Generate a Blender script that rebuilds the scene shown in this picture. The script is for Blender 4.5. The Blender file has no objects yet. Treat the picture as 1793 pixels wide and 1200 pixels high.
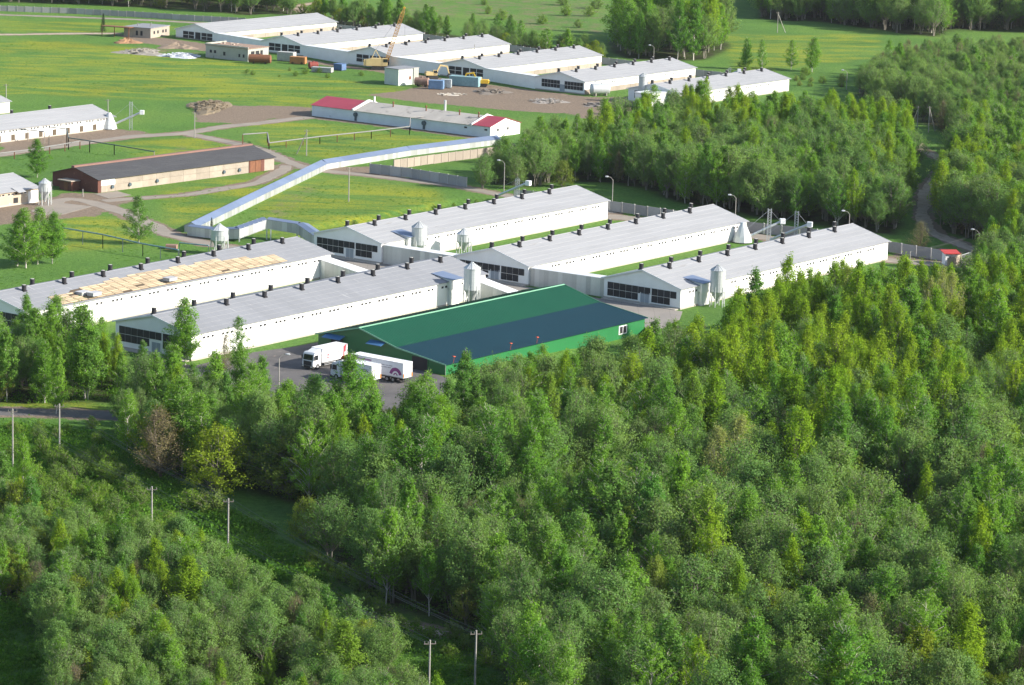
import bpy, math, random
import numpy as np
from mathutils import Vector, Matrix, noise as mnoise

R = math.radians
PI = math.pi
random.seed(7)
rng = np.random.default_rng(7)
sc = bpy.context.scene
col = sc.collection

# ------------------------------------------------------------------ camera, world, sun, exposure
FPX, PITCH, ROLL, CAMH = 5493.0, R(11.3634), R(1.6194), 111.907
cam_d = bpy.data.cameras.new('camera'); cam = bpy.data.objects.new('camera', cam_d); col.objects.link(cam)
cam_d.sensor_width = 36.0; cam_d.lens = 36.0 * FPX / 1793.0
cam_d.clip_start = 1.0; cam_d.clip_end = 9000.0
_m = Matrix.Rotation(R(90) - PITCH, 4, 'X') @ Matrix.Rotation(ROLL, 4, 'Z')
_m.translation = Vector((0, 0, CAMH))
cam.matrix_world = _m
sc.camera = cam

HAZE = 0.00002
SUN_EL, SUN_AZ = R(27), R(-12)        # azimuth measured from +X towards +Y
w = bpy.data.worlds.new('World'); sc.world = w; w.use_nodes = True
nt = w.node_tree; nt.nodes.clear()
sky = nt.nodes.new('ShaderNodeTexSky'); sky.sky_type = 'NISHITA'; sky.sun_disc = False
sky.sun_elevation = SUN_EL; sky.sun_rotation = R(90) - SUN_AZ
sky.air_density = 1.0; sky.dust_density = 1.2; sky.ozone_density = 1.0
bg = nt.nodes.new('ShaderNodeBackground'); bg.inputs[1].default_value = 0.125
wo = nt.nodes.new('ShaderNodeOutputWorld')
nt.links.new(sky.outputs[0], bg.inputs[0]); nt.links.new(bg.outputs[0], wo.inputs[0])
sl = bpy.data.lights.new('sun', 'SUN'); sl.energy = 5.0; sl.angle = R(0.55); sl.color = (1.0, 0.945, 0.845)
so = bpy.data.objects.new('sun', sl); col.objects.link(so)
sd = Vector((math.cos(SUN_EL) * math.cos(SUN_AZ), math.cos(SUN_EL) * math.sin(SUN_AZ), math.sin(SUN_EL)))
so.rotation_euler = (-sd).to_track_quat('-Z', 'Y').to_euler(); so.location = (300, 300, 300)
vs = sc.view_settings
vs.view_transform = 'Standard'; vs.look = 'None'; vs.exposure = 1.0; vs.gamma = 1.0; vs.use_curve_mapping = False
sc.cycles.max_bounces = 6; sc.cycles.volume_bounces = 0; sc.cycles.transparent_max_bounces = 4
sc.cycles.diffuse_bounces = 3; sc.cycles.glossy_bounces = 2; sc.cycles.transmission_bounces = 3

# ------------------------------------------------------------------ survey: photograph pixel (1793 wide) <-> ground
_cp, _sp, _cr, _sr = math.cos(PITCH), math.sin(PITCH), math.cos(ROLL), math.sin(ROLL)
def G(u, v, z=0.0):
    du, dv = u - 896.5, v - 600.0
    a, b = (du * _cr + dv * _sr) / FPX, -(-du * _sr + dv * _cr) / FPX
    dy, dz = _cp + b * _sp, -_sp + b * _cp
    t = (z - CAMH) / dz
    return Vector((a * t, dy * t, z))
def PX(x, y, z=0.0):
    zz = z - CAMH
    d = y * _cp - zz * _sp; up = y * _sp + zz * _cp
    u = FPX * x / d; v = -FPX * up / d
    return 896.5 + u * _cr - v * _sr, 600 + u * _sr + v * _cr
def hgt(P, u, v):       # height above ground at P seen at pixel v
    lo, hi = 0, 60
    for _ in range(40):
        mdl = (lo + hi) / 2
        if PX(P.x, P.y, mdl)[1] > v: lo = mdl
        else: hi = mdl
    return lo
def inpoly(x, y, P):
    x = np.asarray(x, float); y = np.asarray(y, float); ins = np.zeros(x.shape, bool)
    n = len(P); j = n - 1
    for i in range(n):
        xi, yi = P[i]; xj, yj = P[j]
        if yi != yj:
            ins ^= ((yi > y) != (yj > y)) & (x < (xj - xi) * (y - yi) / (yj - yi) + xi)
        j = i
    return ins

# ------------------------------------------------------------------ materials
MATS = {}
def nodes_of(name):
    m = bpy.data.materials.new(name); m.use_nodes = True
    t = m.node_tree; t.nodes.clear()
    out = t.nodes.new('ShaderNodeOutputMaterial')
    return m, t, out
def L(t, a, b): t.links.new(a, b)
def N(t, typ, **k):
    n = t.nodes.new(typ)
    for a, b in k.items(): setattr(n, a, b)
    return n
def noise_n(t, vec, scale, detail=5, rough=.6, dist=0.0):
    n = N(t, 'ShaderNodeTexNoise'); n.inputs['Scale'].default_value = scale
    n.inputs['Detail'].default_value = detail; n.inputs['Roughness'].default_value = rough
    n.inputs['Distortion'].default_value = dist
    L(t, vec, n.inputs['Vector']); return n.outputs[0]
def ramp(t, fac, stops):
    n = N(t, 'ShaderNodeValToRGB'); e = n.color_ramp.elements
    while len(e) < len(stops): e.new(.5)
    for i, (p, c) in enumerate(stops):
        e[i].position = p; e[i].color = (*c, 1) if len(c) == 3 else c
    L(t, fac, n.inputs[0]); return n.outputs[0]
def mix(t, fac, a, b, mode='MIX'):
    n = N(t, 'ShaderNodeMix', data_type='RGBA', blend_type=mode)
    for s, v in ((n.inputs[0], fac), (n.inputs[6], a), (n.inputs[7], b)):
        if hasattr(v, 'links'): L(t, v, s)
        elif isinstance(v, tuple): s.default_value = (*v, 1)
        else: s.default_value = v
    return n.outputs[2]
def mth(t, op, a, b=None, clamp=False):
    n = N(t, 'ShaderNodeMath', operation=op, use_clamp=clamp)
    for i, v in enumerate((a, b)):
        if v is None: continue
        if hasattr(v, 'links'): L(t, v, n.inputs[i])
        else: n.inputs[i].default_value = v
    return n.outputs[0]
def mapping(t, vec, sx, sy, sz):
    n = N(t, 'ShaderNodeMapping'); n.inputs['Scale'].default_value = (sx, sy, sz); L(t, vec, n.inputs[0]); return n.outputs[0]
def S(name, c, rough=.8, c2=None, sc_=.5, metal=0.0, stretch=(1, 1, 1), bump=0.0, spec=.3, piece=0.0, lines=None, dirt=None):
    """painted / weathered surface: two tones mixed by noise, a per-piece tint, optional seam lines"""
    if name in MATS: return MATS[name]
    m, t, out = nodes_of(name)
    b = N(t, 'ShaderNodeBsdfPrincipled'); b.inputs['Roughness'].default_value = rough
    b.inputs['Metallic'].default_value = metal; b.inputs['Specular IOR Level'].default_value = spec
    tc = N(t, 'ShaderNodeTexCoord').outputs['Object']
    v = mapping(t, tc, *stretch)
    if c2 is None: c2 = tuple(x * .78 for x in c)
    f = ramp(t, noise_n(t, v, sc_, 6, .62, .3), [(.36, (0, 0, 0)), (.66, (1, 1, 1))])
    cc = mix(t, f, c, c2)
    fine = noise_n(t, tc, 9.0, 3, .6)
    cc = mix(t, .35, cc, mix(t, fine, tuple(x * .6 for x in c), tuple(min(1, x * 1.25) for x in c)))
    if dirt:
        d = ramp(t, noise_n(t, mapping(t, tc, *dirt[1]), dirt[2], 6, .7, .4), [(dirt[3], (0, 0, 0)), (dirt[3] + .14, (1, 1, 1))])
        cc = mix(t, d, cc, dirt[0])
    if lines:
        for ax, per, wd, dark in lines:
            sp = N(t, 'ShaderNodeSeparateXYZ'); L(t, tc, sp.inputs[0])
            fr = mth(t, 'FRACT', mth(t, 'DIVIDE', sp.outputs[ax], per))
            ln = mth(t, 'LESS_THAN', fr, wd)
            cc = mix(t, mth(t, 'MULTIPLY', ln, dark), cc, (0.02, 0.02, 0.02))
    if piece:
        oi = N(t, 'ShaderNodeObjectInfo').outputs['Random']
        k = mth(t, 'ADD', mth(t, 'MULTIPLY', oi, piece * 2), 1 - piece)
        cb = N(t, 'ShaderNodeCombineColor')
        for i in range(3): L(t, k, cb.inputs[i])
        cc = mix(t, 1.0, cc, cb.outputs[0], 'MULTIPLY')
    L(t, cc, b.inputs['Base Color'])
    if bump:
        bp = N(t, 'ShaderNodeBump'); bp.inputs['Strength'].default_value = bump; bp.inputs['Distance'].default_value = .05
        L(t, noise_n(t, tc, 4.0, 6, .7), bp.inputs['Height']); L(t, bp.outputs[0], b.inputs['Normal'])
    L(t, b.outputs[0], out.inputs[0]); MATS[name] = m; return m

def leaf_mat(name, stops, rnd=.26, trans=.5, region=(0.02, .5)):
    m, t, out = nodes_of(name)
    oi = N(t, 'ShaderNodeObjectInfo')
    geo = N(t, 'ShaderNodeNewGeometry')
    loc = noise_n(t, oi.outputs['Location'], region[0], 2, .5)
    f = mth(t, 'ADD', mth(t, 'MULTIPLY', oi.outputs['Random'], .62), mth(t, 'MULTIPLY', mth(t, 'SUBTRACT', loc, .5), 1.3))
    f = mth(t, 'ADD', f, .19, True)
    c = ramp(t, f, stops)
    isl = geo.outputs['Random Per Island']
    k = mth(t, 'ADD', mth(t, 'MULTIPLY', isl, rnd * 2), 1 - rnd)
    cb = N(t, 'ShaderNodeCombineColor')
    for i in range(3): L(t, k, cb.inputs[i])
    c = mix(t, 1.0, c, cb.outputs[0], 'MULTIPLY')
    d = N(t, 'ShaderNodeBsdfDiffuse'); L(t, c, d.inputs[0])
    tr = N(t, 'ShaderNodeBsdfTranslucent')
    c2 = mix(t, 1.0, c, (1.25, 1.2, .55), 'MULTIPLY'); L(t, c2, tr.inputs[0])
    ms = N(t, 'ShaderNodeMixShader'); ms.inputs[0].default_value = trans
    L(t, d.outputs[0], ms.inputs[1]); L(t, tr.outputs[0], ms.inputs[2])
    L(t, ms.outputs[0], out.inputs[0]); MATS[name] = m; return m

# ------------------------------------------------------------------ mesh builder and object helpers
class MB:
    def __init__(s): s.v = []; s.f = []; s.mi = []; s.cur = 0; s.st = []
    def pieces(s):
        e = s.st + [(len(s.v), len(s.f))]
        return [(e[i][0], e[i + 1][0], e[i][1], e[i + 1][1]) for i in range(len(e) - 1)]
    def add(s, vs, fs, mi=None):
        s.st.append((len(s.v), len(s.f))); o = len(s.v); s.v += [tuple(p) for p in vs]
        for f in fs: s.f.append([o + i for i in f]); s.mi.append(s.cur if mi is None else mi)
        return s
    def box(s, x0, x1, y0, y1, z0, z1, mi=None):
        return s.add([(x0, y0, z0), (x1, y0, z0), (x1, y1, z0), (x0, y1, z0), (x0, y0, z1), (x1, y0, z1), (x1, y1, z1), (x0, y1, z1)],
                     [(0, 3, 2, 1), (4, 5, 6, 7), (0, 1, 5, 4), (1, 2, 6, 5), (2, 3, 7, 6), (3, 0, 4, 7)], mi)
    def hexa(s, p, mi=None):   # 8 arbitrary corners, bottom 4 then top 4
        return s.add(p, [(0, 3, 2, 1), (4, 5, 6, 7), (0, 1, 5, 4), (1, 2, 6, 5), (2, 3, 7, 6), (3, 0, 4, 7)], mi)
    def slab(s, a, b, c, d, th, mi=None):   # quad a,b,c,d (top), thickness downwards
        dn = Vector((0, 0, -th)); q = [Vector(a), Vector(b), Vector(c), Vector(d)]
        return s.hexa([p + dn for p in q] + q, mi)
    def prism(s, pts, ax, a, b, mi=None):   # polygon in the plane normal to axis ax, swept from a to b
        n = len(pts); vs = []
        for t in (a, b):
            for (p, q) in pts:
                vs.append((t, p, q) if ax == 0 else (p, t, q) if ax == 1 else (p, q, t))
        fs = [tuple(range(n))[::-1], tuple(range(n, 2 * n))] + [(i, (i + 1) % n, n + (i + 1) % n, n + i) for i in range(n)]
        return s.add(vs, fs, mi)
    def tube(s, p0, p1, r0, r1=None, n=6, mi=None, cap=True):
        r1 = r0 if r1 is None else r1
        p0 = Vector(p0); p1 = Vector(p1); d = (p1 - p0)
        if d.length < 1e-6: return s
        d.normalize(); a = d.orthogonal().normalized(); b = d.cross(a)
        vs = [p0 + (a * math.cos(2 * PI * i / n) + b * math.sin(2 * PI * i / n)) * r0 for i in range(n)] + \
             [p1 + (a * math.cos(2 * PI * i / n) + b * math.sin(2 * PI * i / n)) * r1 for i in range(n)]
        fs = [(i, (i + 1) % n, n + (i + 1) % n, n + i) for i in range(n)]
        if cap: fs += [tuple(range(n))[::-1], tuple(range(n, 2 * n))]
        return s.add(vs, fs, mi)
    def lathe(s, prof, n=16, c=(0, 0, 0), mi=None, axis='z'):
        o = len(s.v)
        for r, z in prof:
            for i in range(n):
                x, y = r * math.cos(2 * PI * i / n), r * math.sin(2 * PI * i / n)
                p = (x, y, z) if axis == 'z' else (z, x, y) if axis == 'x' else (y, z, x)
                s.v.append((c[0] + p[0], c[1] + p[1], c[2] + p[2]))
        for k in range(len(prof) - 1):
            for i in range(n):
                s.f.append([o + k * n + i, o + k * n + (i + 1) % n, o + (k + 1) * n + (i + 1) % n, o + (k + 1) * n + i]); s.mi.append(s.cur if mi is None else mi)
        return s
    def mesh(s, name, mats):
        me = bpy.data.meshes.new(name); me.from_pydata(s.v, [], s.f)
        for m in (mats if isinstance(mats, (list, tuple)) else [mats]): me.materials.append(m)
        if any(s.mi): me.polygons.foreach_set('material_index', s.mi)
        me.update(); return me
def smooth(me, on=True):
    me.polygons.foreach_set('use_smooth', [on] * len(me.polygons)); return me
def obj(name, data, parent=None, loc=(0, 0, 0), rz=0.0, mat=None, sm=False, scale=None):
    me = data.mesh(name, mat) if isinstance(data, MB) else data
    if sm: smooth(me)
    o = bpy.data.objects.new(name, me); col.objects.link(o)
    o.location = loc; o.rotation_euler = (0, 0, rz)
    if scale: o.scale = scale
    if parent: o.parent = parent
    return o
def objs(name, mb, parent=None, mat=None, **k):
    """each primitive of the builder as a part of its own"""
    out = None
    for (a, b, fa, fb) in mb.pieces():
        q = MB(); q.add(mb.v[a:b], [[i - a for i in f] for f in mb.f[fa:fb]]); o = obj(name, q, parent, mat=mat, **k); out = out or o
    return out
def tag(o, label=None, cat=None, group=None, kind=None):
    if label: o['label'] = label
    if cat: o['category'] = cat
    if group: o['group'] = group
    if kind: o['kind'] = kind
    return o
def thing(name, label, cat, loc=(0, 0, 0), rz=0.0, group=None):
    o = bpy.data.objects.new(name, None); col.objects.link(o); o.empty_display_size = 1
    o.location = loc; o.rotation_euler = (0, 0, rz); return tag(o, label, cat, group)
def dup(o, loc, rz=None, label=None, group=None, scale=None):
    c = o.copy(); col.objects.link(c); c.location = loc
    if rz is not None: c.rotation_euler = (0, 0, rz)
    if scale: c.scale = scale
    if label: c['label'] = label
    if group: c['group'] = group
    for ch in o.children:
        d = ch.copy(); col.objects.link(d); d.parent = c
        for g in ch.children:
            e = g.copy(); col.objects.link(e); e.parent = d
    return c
def frame(pa, pb, za=0, zb=None):
    """origin, heading and length from two surveyed pixels"""
    a = G(*pa, za); b = G(*pb, za if zb is None else zb)
    d = b - a; return Vector((a.x, a.y, 0)), math.atan2(d.y, d.x), math.hypot(d.x, d.y)

# ------------------------------------------------------------------ GROUND
def arr_axis(lo, hi, step, far_lo, far_hi):
    a = np.arange(lo, hi + step, step)
    l = lo - np.geomspace(step * 2, lo - far_lo, 14)[::-1]; h = hi + np.geomspace(step * 2, far_hi - hi, 14)
    return np.concatenate([l, a, h])
XS = arr_axis(-150, 150, 1.25, -3500, 3500); YS = arr_axis(330, 1290, 1.6, -600, 7000)
GX, GY = np.meshgrid(XS, YS)
zz = -CAMH
_d = GY * _cp - zz * _sp; _d = np.where(_d < 1, 1, _d); _u = FPX * GX / _d; _v = -FPX * (GY * _sp + zz * _cp) / _d
GU, GV = 896.5 + _u * _cr - _v * _sr, 600 + _u * _sr + _v * _cr
def blur(a, k):
    for _ in range(k):
        b = a.copy(); b[1:-1, 1:-1] = (a[1:-1, 1:-1] * 2 + a[:-2, 1:-1] + a[2:, 1:-1] + a[1:-1, :-2] + a[1:-1, 2:]) / 6; a = b
    return a
def polymask(polys, k=2):
    m = np.zeros(GX.shape)
    for P in polys: m[inpoly(GU, GV, P)] = 1
    return blur(m, k)
def linemask(lines, k=1):
    m = np.zeros(GX.shape)
    for P, wd in lines:
        W = [G(*p) for p in P]
        for a, b in zip(W[:-1], W[1:]):
            dx, dy = b.x - a.x, b.y - a.y; L2 = dx * dx + dy * dy + 1e-9
            t = np.clip(((GX - a.x) * dx + (GY - a.y) * dy) / L2, 0, 1)
            dd = np.hypot(GX - a.x - t * dx, GY - a.y - t * dy)
            m = np.maximum(m, np.clip((wd * .5 + .9 - dd) / 1.4, 0, 1))
    return m
# wood floors (pixel polygons of where the trunks stand)
WOODS = {
 'front': [(300, 706), (380, 728), (500, 752), (585, 772), (700, 780), (790, 768), (880, 726), (960, 690), (1050, 668), (1128, 650), (1190, 632), (1290, 612), (1400, 594), (1520, 577), (1650, 566), (1716, 560), (1860, 560), (1900, 1330), (905, 1330), (880, 1180), (840, 1125), (700, 1070), (600, 1030), (545, 940), (520, 880), (430, 855), (310, 842), (230, 800), (205, 752)],
 'left_band': [(-60, 640), (60, 622), (150, 650), (200, 655), (250, 676), (320, 690), (335, 698), (300, 706), (170, 706), (-60, 704)],
 'thicket': [(-80, 900), (20, 908), (110, 962), (180, 988), (330, 1012), (430, 1052), (520, 1100), (640, 1152), (735, 1240), (790, 1330), (110, 1330), (100, 1190), (50, 1060), (-80, 1045)],
 'middle': [(850, 322), (905, 300), (950, 272), (1040, 262), (1120, 250), (1175, 228), (1300, 236), (1420, 238), (1500, 232), (1560, 240), (1590, 270), (1600, 310), (1590, 350), (1575, 395), (1570, 412), (1400, 392), (1250, 368), (1180, 352), (1120, 330), (1060, 320), (980, 318), (930, 330)],
 'right': [(1668, 300), (1690, 272), (1790, 262), (1900, 262), (1900, 470), (1800, 470), (1730, 425), (1690, 415), (1648, 405), (1640, 370), (1655, 330)],
 'right_low': [(1722, 470), (1900, 470), (1900, 560), (1716, 560), (1705, 520)],
 'alder_far': [(1500, 165), (1530, 140), (1590, 118), (1700, 110), (1900, 108), (1900, 262), (1790, 262), (1700, 258), (1662, 236), (1610, 216), (1540, 190)],
 'top_right': [(1330, 34), (1450, 40), (1560, 56), (1640, 66), (1660, 52), (1800, 58), (1900, 60), (1900, -60), (1340, -60)],
 'top_mid': [(1065, 72), (1110, 62), (1200, 58), (1262, 62), (1280, 84), (1240, 104), (1170, 108), (1100, 104), (1070, 92)],
 'back_row': [(500, 26), (560, 26), (600, 36), (720, 52), (830, 66), (960, 84), (1060, 98), (1060, 106), (900, 90), (740, 66), (600, 46), (520, 32)],
 'top_left': [(-60, 4), (150, 8), (330, 18), (430, 27), (520, 24), (520, -10), (300, -60), (-60, -60)],
}
SHRUBS = {
 'verge': [(-60, 742), (90, 748), (190, 765), (330, 860), (480, 930), (560, 1010), (640, 1060), (820, 1130), (880, 1200), (800, 1240), (700, 1190), (600, 1130), (470, 1060), (330, 1000), (170, 970), (60, 930), (-60, 880)],
}
dirt_polys = [
 [(480, 104), (660, 126), (740, 150), (700, 160), (640, 166), (720, 178), (900, 194), (1000, 200), (1110, 196), (1170, 196), (1110, 170), (1030, 170), (860, 149), (700, 127), (530, 104)],
 [(200, 60), (300, 68), (375, 79), (360, 90), (310, 84), (240, 74)],
 [(340, 186), (400, 184), (545, 188), (552, 206), (470, 208), (440, 216), (345, 214)],
 [(0, 246), (200, 226), (262, 231), (255, 238), (200, 246), (0, 272)],
 [(-40, 360), (70, 352), (110, 338), (200, 341), (240, 350), (205, 362), (170, 378), (60, 388), (-40, 398)],
 [(540, 196), (860, 240), (850, 246), (700, 226), (540, 208)],
 [(560, 294), (700, 290), (700, 308), (620, 308), (560, 302)],
 [(1000, 190), (1110, 192), (1100, 215), (1010, 206)],
 [(1570, 425), (1690, 440), (1700, 470), (1560, 462)],
]
scar = [[(300, 255), (420, 268), (470, 280), (420, 290), (300, 275)], [(240, 80), (350, 92), (350, 104), (230, 96)], [(900, 30), (1060, 40), (1060, 60), (900, 50)],
        [(700, 0), (1060, 0), (1060, 34), (720, 30)], [(560, 1000), (700, 1060), (900, 1140), (900, 1180), (700, 1100), (560, 1040)], [(200, 880), (300, 880), (420, 960), (300, 940)], [(470, 372), (520, 330), (560, 320), (480, 392)]]
ROADS = [  # name, pixel polyline, width m, kind, label words
 ('road', [(-120, 720), (0, 721.5), (90, 723), (170, 726), (300, 735), (420, 742), (520, 728), (560, 700)], 6.0, 'asphalt'),
 ('path', [(70, 372), (110, 350), (150, 352), (218, 373), (263, 394), (300, 411), (368, 428), (420, 436)], 4.6, 'gravel'),
 ('path', [(180, 352), (250, 347), (326, 341), (400, 329), (450, 320), (490, 300), (500, 290)], 3.6, 'gravel'),
 ('path', [(470, 268), (500, 282), (552, 297), (625, 305), (720, 316), (800, 326), (900, 345), (1000, 350), (1070, 374)], 4.4, 'gravel'),
 ('path', [(-40, 276), (0, 271), (140, 251), (226, 240), (326, 233), (400, 221), (450, 216), (545, 205)], 4.6, 'gravel'),
 ('path', [(318, 233), (365, 242), (407, 250), (440, 258), (470, 268)], 4.4, 'gravel'),
 ('path', [(-40, 62), (60, 60), (130, 59), (200, 59)], 4.4, 'dust'),
 ('path', [(-60, 24), (0, 26), (120, 30), (250, 35), (360, 41), (420, 40)], 4.0, 'gravel'),
 ('road', [(1060, 378), (1180, 392), (1300, 410), (1420, 430), (1560, 456), (1690, 466), (1760, 472)], 6.0, 'gravel'),
 ('path', [(1600, 250), (1612, 262), (1640, 274), (1654, 284), (1652, 298), (1640, 312), (1627, 325), (1618, 348), (1618, 386), (1640, 410), (1712, 440)], 3.4, 'dust'),
 ('path', [(590, -6), (560, 4), (530, 9), (521, 14), (532, 22), (560, 30)], 3.4, 'dust'),
 ('path', [(470, 1030), (520, 1044), (590, 1060), (700, 1090), (780, 1110)], 2.4, 'dust'),
]
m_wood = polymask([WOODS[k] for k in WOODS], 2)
m_dirt = polymask(dirt_polys, 2)
m_scar = polymask(scar, 3)
m_should = linemask([(r[1], r[2] + 1.6) for r in ROADS])
yellow_polys = [[(-40, 30), (120, 40), (260, 40), (330, 52), (200, 56), (-40, 58)], [(-40, 60), (250, 85), (480, 120), (660, 150), (545, 190), (330, 175), (150, 170), (0, 165), (-40, 130)],
                [(280, 330), (480, 300), (560, 330), (300, 395)], [(480, 300), (760, 330), (780, 360), (560, 420), (430, 410)], [(200, 250), (380, 240), (420, 262), (250, 275)], [(430, 210), (700, 225), (840, 246), (620, 285), (470, 262)],
                [(1250, 60), (1540, 60), (1540, 100), (1300, 130)], [(-40, 700), (175, 706), (175, 716), (-40, 712)], [(110, 380), (220, 380), (260, 430), (100, 440)], [(500, 190), (740, 160), (700, 150), (480, 150)]]
m_yel = polymask(yellow_polys, 4)
m_lush = polymask([[(-60, 735), (180, 742), (340, 860), (560, 1010), (880, 1150), (880, 1300), (700, 1250), (330, 1000), (-60, 900)]], 2)
Z = np.zeros(GX.shape)
# uneven floor of the woods and the drainage ditch in the meadow
Z += m_wood * .35 * (np.sin(GX * .31 + np.sin(GY * .17) * 2) * np.cos(GY * .27 + GX * .08))
DITCH = [(565, 396), (640, 385), (700, 374), (760, 362), (812, 352), (840, 352)]
Z -= linemask([(DITCH, 4.5)]) * .9
Z -= blur(np.where(inpoly(GU, GV, [(783, 668), (1128, 566), (1160, 600), (1100, 690), (850, 730), (760, 720)]), 1.0, 0.0), 2) * 1.15
me = bpy.data.meshes.new('ground')
nx, ny = len(XS), len(YS)
co = np.stack([GX, GY, Z], -1).reshape(-1, 3)
idx = np.arange(nx * ny).reshape(ny, nx)
fc = np.stack([idx[:-1, :-1], idx[:-1, 1:], idx[1:, 1:], idx[1:, :-1]], -1).reshape(-1, 4)
me.vertices.add(len(co)); me.vertices.foreach_set('co', co.ravel().astype(np.float32))
me.loops.add(fc.size); me.loops.foreach_set('vertex_index', fc.ravel().astype(np.int32))
me.polygons.add(len(fc)); me.polygons.foreach_set('loop_start', np.arange(0, fc.size, 4, dtype=np.int32))
me.update(calc_edges=True)
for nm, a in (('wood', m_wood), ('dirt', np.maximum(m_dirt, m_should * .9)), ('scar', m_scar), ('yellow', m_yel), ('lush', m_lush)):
    at = me.attributes.new(nm, 'FLOAT', 'POINT'); at.data.foreach_set('value', a.ravel().astype(np.float32))
smooth(me)
def ground_mat():
    m, t, out = nodes_of('grass_and_soil')
    b = N(t, 'ShaderNodeBsdfPrincipled'); b.inputs['Roughness'].default_value = .95; b.inputs['Specular IOR Level'].default_value = .08
    P = N(t, 'ShaderNodeTexCoord').outputs['Object']
    def A(n): x = N(t, 'ShaderNodeAttribute'); x.attribute_name = n; return x.outputs['Fac']
    big = noise_n(t, P, .018, 5, .6, .4); mid = noise_n(t, mapping(t, P, 1, .45, 1), .12, 6, .65, .5); fine = noise_n(t, P, 1.1, 6, .75); tiny = noise_n(t, P, 6, 4, .7)
    g = ramp(t, big, [(.3, (.055, .138, .030)), (.5, (.080, .182, .038)), (.7, (.115, .205, .046))])
    g = mix(t, ramp(t, mid, [(.36, (0, 0, 0)), (.6, (1, 1, 1))]), g, mix(t, 1.0, g, (1.25, 1.15, 1.0), 'MULTIPLY'))
    g = mix(t, ramp(t, fine, [(.35, (1, 1, 1)), (.58, (0, 0, 0))]), g, mix(t, 1.0, g, (.5, .62, .5), 'MULTIPLY'))
    g = mix(t, ramp(t, tiny, [(.45, (0, 0, 0)), (.75, (.6, .6, .6))]), g, (.16, .19, .05))
    # dandelions
    streak = noise_n(t, mapping(t, P, .5, 1.6, 1), .06, 5, .68, .8)
    yf = mth(t, 'MULTIPLY', ramp(t, streak, [(.42, (0, 0, 0)), (.60, (1, 1, 1))]), ramp(t, noise_n(t, P, 1.6, 4, .8), [(.38, (0, 0, 0)), (.55, (1, 1, 1))]))
    g = mix(t, mth(t, 'MULTIPLY', mth(t, 'MULTIPLY', yf, A('yellow')), .55), g, (.40, .34, .015))
    g = mix(t, mth(t, 'MULTIPLY', A('lush'), .75), g, mix(t, fine, (.035, .090, .016), (.080, .170, .026)))
    # dry scars
    sfac = mth(t, 'MULTIPLY', A('scar'), ramp(t, noise_n(t, P, .16, 6, .7), [(.46, (0, 0, 0)), (.6, (1, 1, 1))]))
    g = mix(t, mth(t, 'MULTIPLY', sfac, .75), g, (.17, .145, .085))
    # floor of the woods
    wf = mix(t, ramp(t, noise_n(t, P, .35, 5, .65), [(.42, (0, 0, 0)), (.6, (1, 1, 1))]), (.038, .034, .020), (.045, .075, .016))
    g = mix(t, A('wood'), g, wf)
    # bare earth
    dn = noise_n(t, P, .28, 7, .72, .6)
    df = mth(t, 'ADD', A('dirt'), mth(t, 'MULTIPLY', mth(t, 'SUBTRACT', dn, .5), 2.2))
    df = ramp(t, df, [(.42, (0, 0, 0)), (.62, (1, 1, 1))]); df = mth(t, 'MULTIPLY', df, ramp(t, A('dirt'), [(.02, (0, 0, 0)), (.25, (1, 1, 1))]))
    e = mix(t, noise_n(t, P, .09, 6, .7), (.27, .20, .145), (.19, .15, .115))
    e = mix(t, ramp(t, fine, [(.4, (0, 0, 0)), (.7, (.8, .8, .8))]), e, (.13, .105, .08))
    g = mix(t, df, g, e)
    L(t, g, b.inputs['Base Color'])
    bp = N(t, 'ShaderNodeBump'); bp.inputs['Strength'].default_value = .9; bp.inputs['Distance'].default_value = .35
    L(t, mth(t, 'ADD', fine, mth(t, 'MULTIPLY', tiny, .35)), bp.inputs['Height']); L(t, bp.outputs[0], b.inputs['Normal'])
    L(t, b.outputs[0], out.inputs[0]); return m
me.materials.append(ground_mat())
go = bpy.data.objects.new('ground', me); col.objects.link(go); tag(go, kind='structure')
def gz(x, y):
    i = min(max(np.searchsorted(XS, x) - 1, 0), nx - 2); j = min(max(np.searchsorted(YS, y) - 1, 0), ny - 2)
    return float(Z[j, i])

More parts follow.
